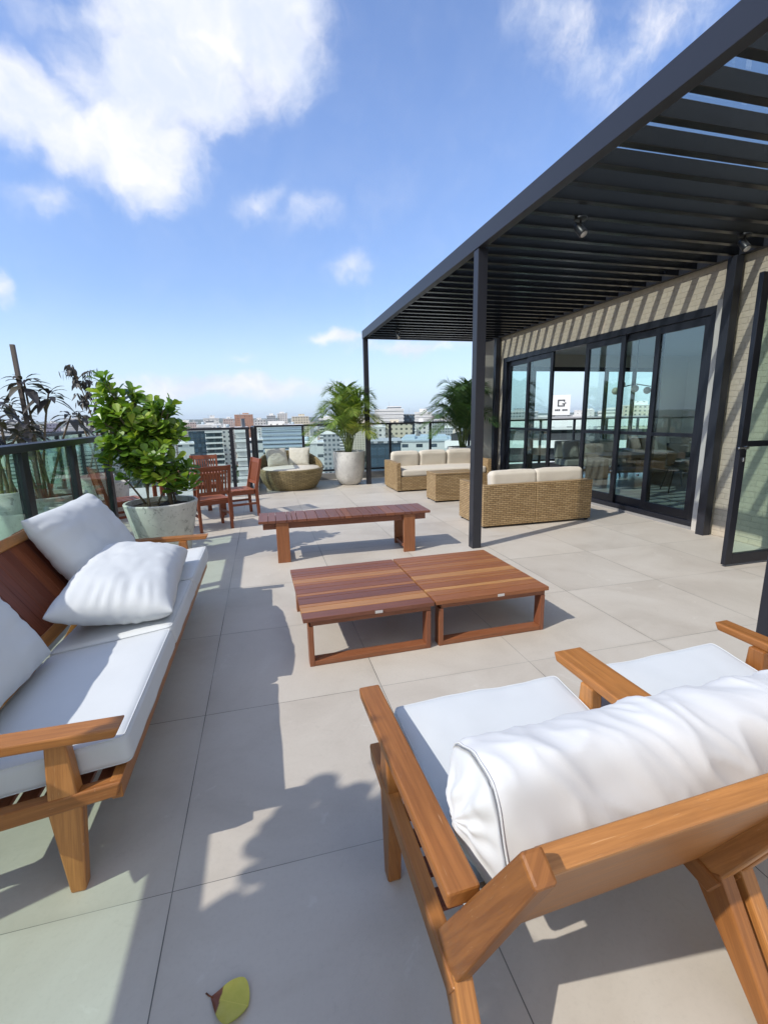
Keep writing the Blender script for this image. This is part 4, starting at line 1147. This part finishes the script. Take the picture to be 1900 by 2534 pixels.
t = thing('wicker_loveseat', 'tan wicker loveseat with two cream back cushions seen from behind beside the steel post', 'sofa', (3.72, 6.07, 0), R_(.4))
X = 2.86 - 3.72
for x0, x1 in ((-.862, -.045), (-.041, .875)):
    wbox(t, 'back_panel', (x0, x1, -.40, -.31, .03, .605))
    wbox(t, 'seat_base', (x0 + .09 if x0 < -.5 else x0, x1 - (.09 if x1 > .5 else 0), -.309, .38, .03, .30))
wbox(t, 'armrest', (-.862, -.772, -.309, .40, .03, .60)); wbox(t, 'armrest', (.785, .875, -.309, .40, .03, .60))
for x in (-.82, -.04, .83):
    for y in (-.36, .35):
        b = MB(3); b.b2(x - .02, x + .02, y - .02, y + .02, 0, .0295); b.build('foot', 'black_plastic', t)
for k, (x, w) in enumerate(((-.375, .74), (.385, .80))):
    cushion_part(t, 'seat_cushion', (x, .05, .37), (w, .70, .14), 500 + k)
    cushion_part(t, 'back_cushion', (x + (.03 if k else .06), -.20, .575), (w, .17, .38), 510 + k, Matrix.Rotation(R_(-6), 4, 'X'), r=.06, puff=.02)
t = thing('wicker_sofa', 'long tan wicker sofa with three cream back cushions along the back railing', 'sofa', (3.70, 9.62, 0), R_(0))
wbox(t, 'back_panel', (-1.07, 1.07, .40, .50, .03, .60)); wbox(t, 'seat_base', (-.979, .979, -.50, .399, .03, .31))
wbox(t, 'armrest', (-1.07, -.98, -.51, .399, .03, .61)); wbox(t, 'armrest', (.98, 1.07, -.51, .399, .03, .61))
for x in (-1.02, 0, 1.02):
    for y in (-.46, .46):
        b = MB(3); b.b2(x - .02, x + .02, y - .02, y + .02, 0, .0295); b.build('foot', 'black_plastic', t)
for k in range(3):
    x = -.655 + k * .655
    cushion_part(t, 'back_cushion', (x, .29, .60), (.645, .17, .36), 520 + k, Matrix.Rotation(R_(9), 4, 'X'), r=.06)
cushion_part(t, 'seat_cushion', (0, -.07, .385), (1.93, .86, .145), 530)
t = thing('wicker_table', 'tan wicker cube coffee table between the wicker sofa and loveseat', 'coffee table', (3.37, 7.98, 0), R_(-1))
for q, nm in (((-.41, .41, -.25, -.235, .03, .50), 'side_panel'), ((-.41, .41, .235, .25, .03, .50), 'side_panel'), ((-.41, -.395, -.2345, .2345, .03, .50), 'side_panel'), ((.395, .41, -.2345, .2345, .03, .50), 'side_panel')): wbox(t, nm, q, bev=.004)
wbox(t, 'table_top', (-.415, .415, -.255, .255, .501, .53), bev=.006)
for x in (-.38, .38):
    for y in (-.21, .21):
        b = MB(3); b.b2(x - .02, x + .02, y - .02, y + .02, 0, .0295); b.build('foot', 'black_plastic', t)

# --- round daybed
t = thing('daybed', 'round olive wicker daybed with high curved back and cream mattress', 'daybed', (.58, 10.66, 0), R_(6))


def rim(a):
    k = .5 - .5 * math.sin(a)          # 0 at the back (+y), 1 at the front
    k = min(1, k * 1.35) ** .8; k = k * k * (3 - 2 * k); return .77 - .34 * k


def shell(inner):
    def fn(u, v):
        a = 2 * math.pi * u; z = rim(a)
        rt, rb_ = (.745, .56)
        rr_ = rb_ + (rt - rb_) * min(1, v * z / .45) + (.03 * math.sin(a) if v * z > .45 else 0)
        if inner: rr_ -= .05
        bulge = .03 * math.sin(math.pi * min(1, v * z / .45))
        return V((math.cos(a) * (rr_ + bulge) * .98, math.sin(a) * (rr_ + bulge), .01 + v * (z - .01)))
    return fn


b = MB(1); b.grid(shell(False), 96, 14); b.grid(shell(True), 96, 14, None, True)
b.grid(lambda u, v: shell(False)(u, 1) * (1 - v) + shell(True)(u, 1) * v, 96, 1)
for i in range(len(b.uv)): b.uv[i] = [(p[0] * 4.2, p[1] * .6) for p in b.uv[i]]
b.build('wicker_shell', 'wicker_olive', t, True)
b = MB(2)
pts = [shell(False)(k / 72, 1) * .5 + shell(True)(k / 72, 1) * .5 + V((0, 0, .006)) for k in range(73)]
b.tube(pts, .03, 8, .5, False); b.build('rim', 'wicker_olive', t, True)
b = MB(3); b.lathe([(.001, .30), (.60, .30), (.645, .33), (.665, .39), (.655, .44), (.61, .475), (.3, .49), (.001, .492)], 64); b.build('mattress', 'canvas_cream', t, True)
for k, (x, lab) in enumerate(((.29, 'left cream pillow leaning on the back of the round daybed'), (.80, 'right cream pillow leaning on the back of the round daybed'))):
    loose('pillow', lab, .50, .44, .15, 90 + k, Matrix.Translation((x, 11.04 if k else 10.98, .675)) @ Matrix.Rotation(R_(18 - 36 * k), 4, 'Z') @ Matrix.Rotation(R_(66), 4, 'X'), 'canvas_sage', 'pillows on the round daybed', .8, weld=.0005)

# ------------------------------------------------------------------ plants
OBOV = [(0, .06), (.25, .35), (.55, .82), (.80, 1.0), (.95, .68), (1.0, .12)]
LANC = [(0, .08), (.2, .7), (.45, 1.0), (.7, .72), (.9, .3), (1.0, .02)]
THIN = [(0, .25), (.3, 1.0), (.65, .7), (1.0, .03)]


def add_leaf(b, p, d, up, l, w, prof, droop=0.0, fold=0.15, tn=None):
    p, d = V(p), V(d).normalized(); sd = d.cross(V(up))
    if sd.length < 1e-4: sd = d.orthogonal()
    sd.normalize(); n = sd.cross(d).normalized()
    vs, fs = [], []
    for t, k in prof:
        c = p + d * (l * t) - n * (0) + V((0, 0, -droop * l * t * t)); h = w * k / 2
        vs += [c - sd * h + n * (h * fold), c, c + sd * h + n * (h * fold)]
    m = len(prof)
    for i in range(m - 1):
        for j in (0, 1): fs.append((i * 3 + j, i * 3 + j + 1, i * 3 + 4 + j, i * 3 + 3 + j))
    b.add(vs, fs, None, tn)


def rdir(r, zmin=-1.0):
    while True:
        v = V((r.gauss(0, 1), r.gauss(0, 1), r.gauss(0, 1))).normalized()
        if v.z >= zmin: return v


def bez(p0, p1, p2, n): return [p0 * ((1 - t) ** 2) + p1 * (2 * t * (1 - t)) + p2 * (t * t) for t in [i / n for i in range(n + 1)]]


def pot_profile(rt, rb_, h, wall=.03, soil=.06, rnd=.02):
    return [(.001, 0), (rb_ - rnd, 0), (rb_, rnd), (rt, h - .01), (rt - .006, h), (rt - wall, h), (rt - wall - .004, h - soil), (rt - wall - .006, h - soil - .06)]


def make_pot(t, prof, mat, soil_r, soil_z, seed):
    b = MB(1); b.lathe(prof, 56); o = b.build('pot', mat, t, True)
    md = o.modifiers.new('split', 'EDGE_SPLIT'); md.split_angle = R_(40)
    def sf_(u, v):
        a = 2 * math.pi * u; r = soil_r * v
        return V((math.cos(a) * r, math.sin(a) * r, soil_z + .018 * nz((math.cos(a) * r, math.sin(a) * r, 0), 9, seed) + .015 * (1 - v)))
    b = MB(2); b.grid(sf_, 40, 10); b.build('soil', 'soil', t, True)


# --- clusia: upright paddle leaves in rosettes on forking stems
def clusia(t, blobs, seed, n_ros, root_r, z0, leafmat='leaf_clusia', ll=(.075, .125)):
    r = random.Random(seed); st = MB(1); lf = MB(2); tot = sum(q[3] * q[4] * q[3] for q in blobs)
    bases = [V((math.cos(a) * rr_, math.sin(a) * rr_, z0)) for a, rr_ in ((r.uniform(0, 6.28), root_r * math.sqrt(r.random())) for _ in range(11))]
    tips = []
    for (cx, cyy, cz, rx, rz_) in blobs:
        m = max(3, int(n_ros * rx * rz_ * rx / tot))
        for _ in range(m):
            d = rdir(r); k = r.uniform(.35, 1.0) ** .5
            tips.append((V((cx + d.x * rx * k, cyy + d.y * rx * k, cz + d.z * rz_ * k)), d))
    forks = []
    for bs in bases:
        tg = r.choice(tips)[0]; mid = V((bs.x * .8 + tg.x * .2 + r.gauss(0, .04), bs.y * .8 + tg.y * .2 + r.gauss(0, .04), (bs.z * .45 + tg.z * .55)))
        top = bs * .35 + tg * .65; top.z = max(top.z, z0 + .2)
        pts = bez(bs, mid, top, 6); st.tube(pts, [.013 - .0012 * i for i in range(7)], 7); forks += pts[2:]
    for p, d in tips:
        f = min(forks, key=lambda q: (q - p).length + r.uniform(0, .12) + (0.3 if q.z > p.z else 0))
        mid = f * .5 + p * .5 + V((r.gauss(0, .03), r.gauss(0, .03), -.03))
        st.tube(bez(f, mid, p, 4), [.007, .006, .005, .0045, .004], 5, None, False)
        ax = (V((d.x * .55, d.y * .55, .75)) + rdir(r) * .25).normalized()
        s1 = ax.orthogonal().normalized(); s2 = ax.cross(s1); ph = r.uniform(0, 6.28); base_t = r.gauss(.42, .15)
        nl = r.randint(7, 10)
        for k in range(nl):
            a = ph + k * 1.571 + r.gauss(0, .15); lev = k // 2
            out = s1 * math.cos(a) + s2 * math.sin(a)
            tilt = .35 + .18 * (nl / 2 - lev) * .5
            dd = (ax * (1.05 - tilt) + out * tilt * 1.35).normalized()
            q = p + ax * (.018 * lev - .03)
            L = r.uniform(*ll)
            add_leaf(lf, q, dd, ax, L, L * r.uniform(.52, .66), OBOV, r.uniform(0, .12), r.uniform(.05, .3), max(0, min(1, base_t + r.gauss(0, .13) + (.22 if k >= nl - 2 else 0))))
    st.build('stem', 'stem_bark', t, True); lf.build('foliage', leafmat, t)


t = thing('potted_shrub', 'bright green round leaved shrub in a stained concrete pot between sofa and dining chairs', 'potted plant', (-1.125, 5.45, 0))
make_pot(t, pot_profile(.375, .235, .69, .028, .05), 'pot_concrete', .345, .635, 3)
clusia(t, [(-.26, 0, 1.46, .25, .32), (-.36, .02, 1.84, .11, .20), (-.24, .05, 1.68, .15, .2), (.12, .02, 1.52, .16, .26), (.24, 0, 1.40, .08, .12), (-.04, -.05, 1.22, .24, .22), (.20, -.02, 1.10, .12, .18), (-.36, -.02, 1.14, .12, .12), (-.42, 0, 1.42, .09, .2), (.33, -.12, .90, .10, .10), (.0, .1, 1.42, .20, .2), (-.15, .0, .98, .16, .12), (.1, -.05, .92, .14, .12)], 8, 180, .22, .63, 'leaf_clusia', (.10, .155))


# --- areca palm
def areca(t, seed, nf, h0, rad, top, mat, z0, spread=1.0, lean=(0, 0)):
    r = random.Random(seed); st = MB(1)
    for k in range(nf):
        a = 2 * math.pi * (k * .382) + r.gauss(0, .2); q = r.random()
        out = rad * (.35 + .75 * (k / nf)) * r.uniform(.8, 1.1) * spread; hh = top * (1.02 - .42 * (k / nf) ** 1.5) * r.uniform(.92, 1.05)
        bs = V((math.cos(a) * .07 * q, math.sin(a) * .07 * q, z0)); dr = V((math.cos(a), math.sin(a), 0))
        s0 = bs + V((0, 0, h0 * r.uniform(.6, 1.1))) + dr * .05
        end = bs + dr * out + V((lean[0], lean[1], hh - z0 - .10 * out)); ctl = bs + dr * out * .30 + V((0, 0, (hh - z0) * 1.12))
        st.tube([bs, s0], [.013, .011], 7); pts = bez(s0, ctl, end, 14)
        for i in range(8, 15): pts[i] = pts[i] + V((0, 0, -.0075 * (i - 7) ** 1.8 * (.4 + .8 * k / nf)))
        st.tube(pts, [.010 - .0006 * i for i in range(15)], 5, None, False)
        lf = MB(2); bt = max(0, min(1, r.gauss(.45, .16)))
        for i in range(2, 56):
            u = i / 56; f = u * 14; j = min(13, int(f)); p = pts[j].lerp(pts[j + 1], f - j); tg = (pts[j + 1] - pts[j]).normalized()
            if u < .16: continue
            sd = tg.cross(Z3).normalized(); upn = sd.cross(tg).normalized()
            L = .46 * math.sin(math.pi * min(1, .18 + u * .80)) ** .7 * r.uniform(.85, 1.1)
            for sg in (-1, 1):
                d = (tg * (.55 + .5 * u) + sd * sg * .85 + upn * .30 + rdir(r) * .08).normalized()
                add_leaf(lf, p, d, upn, L, .021, THIN, r.uniform(.12, .42), .25, max(0, min(1, bt + r.gauss(0, .14))))
        lf.build('frond', mat, t)
    st.build('stem', 'stem_green', t, True)


PB = [(.001, 0), (.20, 0), (.255, .03), (.315, .16), (.355, .34), (.375, .55), (.382, .76), (.376, .775), (.345, .775), (.340, .70), (.338, .64)]
t = thing('potted_palm', 'sunlit green palm in a big white round pot left of the far pergola post', 'potted plant', (1.94, 10.74, 0))
make_pot(t, PB, 'pot_white', .338, .70, 5)
areca(t, 21, 26, .30, 1.12, 2.25, 'leaf_palm', .70)
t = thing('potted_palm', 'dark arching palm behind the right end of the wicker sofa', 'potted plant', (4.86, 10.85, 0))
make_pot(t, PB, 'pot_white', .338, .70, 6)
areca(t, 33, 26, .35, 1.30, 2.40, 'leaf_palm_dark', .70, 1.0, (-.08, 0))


# --- dark rosette plants beyond the railing
def rosette_tree(t, seed, z0, heads, l=(.20, .30), mat='leaf_dark'):
    r = random.Random(seed); st = MB(1); lf = MB(2)
    for (hx, hy, hz, n) in heads:
        bs = V((r.gauss(0, .05), r.gauss(0, .05), z0)); p = V((hx, hy, hz))
        st.tube(bez(bs, V((bs.x * .6 + hx * .4 + r.gauss(0, .05), bs.y * .6 + hy * .4, z0 * .4 + hz * .6)), p, 8), [.018 - .0011 * i for i in range(9)], 7, None, False)
        for k in range(n):
            a = k * 2.4 + r.gauss(0, .2); el = .75 - 1.05 * (k / n) + r.gauss(0, .1)
            d = V((math.cos(a) * math.cos(el), math.sin(a) * math.cos(el), math.sin(el)))
            L = r.uniform(*l) * (.75 + .35 * k / n)
            add_leaf(lf, p + V((0, 0, -.09 * k / n)) + d * .03, d, Z3, L, L * r.uniform(.30, .42), LANC, r.uniform(.25, .8), .2, max(0, min(1, r.gauss(.4, .2))))
    st.build('stem', 'stem_bark', t, True); lf.build('foliage', mat, t)


def simple_pot(t, rt, rb_, h, mat, seed):
    make_pot(t, pot_profile(rt, rb_, h, .025, .05), mat, rt - .026, h - .055, seed)


def bush_pot(loc, pot, heads, seed, label, l=(.18, .27), mat='pot_concrete'):
    t = thing('potted_plant', label, 'potted plant', loc, 0, 'dark plants in pots beyond the glass railing')
    simple_pot(t, *pot, mat, seed); rosette_tree(t, seed, pot[2] - .06, heads, l); return t


bush_pot((-2.52, 5.45, 0), (.20, .12, .88), [(-.22, .1, 1.55, 15), (-.1, .25, 1.76, 16), (.12, .1, 1.44, 13), (.05, -.1, 1.60, 13)], 41, 'dark rosette plant in a tall tapered pot at the left edge beyond the railing')
tp = bush_pot((-2.60, 6.45, 0), (.42, .30, .70), [(-.02, -.06, 2.04, 20), (.18, .02, 1.90, 18), (.30, .25, 1.64, 14), (-.25, .2, 1.60, 15), (.05, -.3, 1.52, 15), (-.18, -.12, 1.78, 15)], 42, 'tallest dark rosette plant with a stake in a wide pot beyond the railing', (.22, .30))
st = thing('plant_stake', 'grey wooden stake standing up through the tallest dark plant', 'stake', (-2.63, 6.36, .60))
b = MB(1); b.beam((0, 0, 0), (-.03, 0, 1.83), .042, .042, (0, 1, 0)); b.build('stake', 'wood_grey', st, False, .003)
t = thing('plant_pot', 'small empty pale cylinder pot beyond the railing behind the sofa', 'pot', (-2.35, 5.98, 0))
simple_pot(t, .11, .10, .62, 'pot_white', 9)
bush_pot((-2.55, 7.95, 0), (.28, .18, .75), [(-.1, 0, 1.66, 9), (.15, .1, 1.58, 9)], 43, 'low drooping dark plant below the sparse sapling beyond the railing', (.16, .24))

# sparse sapling with small hanging leaves
t = thing('sapling', 'thin sparse sapling with small drooping leaves against the sky beyond the railing', 'potted plant', (-2.42, 8.35, 0))
simple_pot(t, .25, .17, .6, 'pot_concrete', 12)
r = random.Random(77); st = MB(1); lf = MB(2)
trunk = bez(V((0, 0, .54)), V((-.1, 0, 1.5)), V((-.30, -.05, 2.35)), 12); st.tube(trunk, [.017 - .0009 * i for i in range(13)], 7)
for k in range(26):
    i = r.randint(4, 12); p = trunk[i]; a = r.uniform(0, 6.28); L = r.uniform(.12, .42)
    e = p + V((math.cos(a) * L * .75, math.sin(a) * L * .75, L * r.uniform(.25, .9))); pts = bez(p, p.lerp(e, .5) + V((0, 0, .06)), e, 5); st.tube(pts, [.006, .005, .004, .0035, .003, .002], 5, None, False)
    for j in range(9):
        q = pts[r.randint(2, 5)] + rdir(r) * .035; d = V((r.gauss(0, .4), r.gauss(0, .4), -.75)); add_leaf(lf, q, d, V((math.cos(a), math.sin(a), .2)), r.uniform(.07, .125), r.uniform(.03, .048), LANC, .1, .2, max(0, min(1, r.gauss(.35, .2))))
st.build('stem', 'stem_bark', t, True); lf.build('foliage', 'leaf_dark', t)

# tall shrubs beside the viewer: their shade falls on the foreground floor
for (loc, seed, bl, lab) in (((-2.32, .22, 0), 51, [(.10, 0, 2.38, .36, .40), (.12, .30, 2.60, .32, .26), (-.1, -.4, 2.25, .42, .40), (.22, -.1, 1.98, .30, .22), (.25, .42, 2.28, .20, .16)], 'tall round leaved shrub in a pot beside the viewer beyond the railing'),
                             ((-2.38, -.75, 0), 52, [(0, 0, 2.2, .50, .45), (.1, .3, 2.35, .38, .35), (0, -.4, 2.0, .40, .4), (.2, .1, 1.7, .3, .25)], 'second tall round leaved shrub in a pot behind the viewer beyond the railing')):
    t = thing('potted_shrub', lab, 'potted plant', loc, 0, 'tall shrubs beyond the glass railing')
    simple_pot(t, .34, .24, .75, 'pot_concrete', seed); clusia(t, bl, seed, 150, .2, .70, 'leaf_clusia', (.13, .20))

# --- fallen leaf and floor drain
b = MB(1)
def leaf_fn(u, v):
    x = u; w = .046 * max(0, math.sin(math.pi * min(1, .02 + x * .98) ** 1.45)) ** .72
    y = (v - .5) * 2 * w; cup = .013 * (v - .5) ** 2 * 4 * math.sin(math.pi * x) + .006 * x * x + .0022 * math.sin(x * 16 + v * 3) * abs(v - .5)
    return V((x * .112, y * 1.12, .003 + cup))
b.grid(leaf_fn, 22, 12)
b.grid(lambda u, v: leaf_fn(u, v) - V((0, 0, .0016)), 22, 12, None, True)
t = newmat('leaf_fallen'); co = t.n('ShaderNodeTexCoord').outputs['Object']; sx_ = t.n('ShaderNodeSeparateXYZ', i_0=co).outputs
nn = t.noise(co, 60, 5, .6); k = t.math('ADD', sx_[0], t.math('MULTIPLY', t.math('SUBTRACT', nn, .5), .012))
k = t.math('ADD', k, t.math('MULTIPLY', sx_[1], .25))
vn = t.smooth(t.math('ABSOLUTE', sx_[1]), .0016, .0002); nn = t.math('ADD', nn, t.math('MULTIPLY', vn, .5), clamp=True)
c = t.mix(t.smooth(k, .026, .031), (.16, .045, .012, 1), t.mix(nn, (.40, .37, .035, 1), (.55, .48, .08, 1)))
finish(t, principled(t, c, .35, 0, .5, nn, .15, .001))
b.tube([(-.018, .004, .004), (-.006, .001, .003), (.006, 0, .004)], [.0022, .002, .0015], 6, .5)
o = b.build('fallen_leaf', 'leaf_fallen', None, True, weld=.0001)
o.matrix_world = Matrix.Translation((-.242, 1.062, .001)) @ Matrix.Rotation(R_(-27), 4, 'Z')
tag(o, 'yellow green fallen leaf with a brown tip on the floor tiles', 'leaf')
t = thing('floor_drain', 'small dark slotted drain in the floor behind the two seater', 'drain', (1.30, .74, 0), R_(10))
b = MB(1); b.b2(-.085, .085, -.06, .06, .001, .004); b.build('plate', 'curb_stone', t)
for k in range(5):
    b = MB(2); b.b2(-.075, .075, -.048 + k * .021, -.038 + k * .021, .0045, .006); b.build('slot', 'black_plastic', t)

# ------------------------------------------------------------------ the air between here and the hills
hz_me = MB(1); hz_me.b2(-9500, 9500, -4500, 9500, GZ - 1.0, 75)
M['haze'] = hm = bpy.data.materials.new('haze'); hm.use_nodes = True; hm.node_tree.nodes.clear(); t = NT(hm.node_tree)
pv = t.n('ShaderNodeVolumePrincipled'); pv.inputs['Color'].default_value = (.84, .90, .96, 1); pv.inputs['Density'].default_value = 0.00009; pv.inputs['Anisotropy'].default_value = 0.2
t.n('ShaderNodeOutputMaterial', i_Volume=pv.outputs[0])
hz_o = struct(hz_me.build('haze', 'haze'), 'stuff')
bpy.context.view_layer.update()
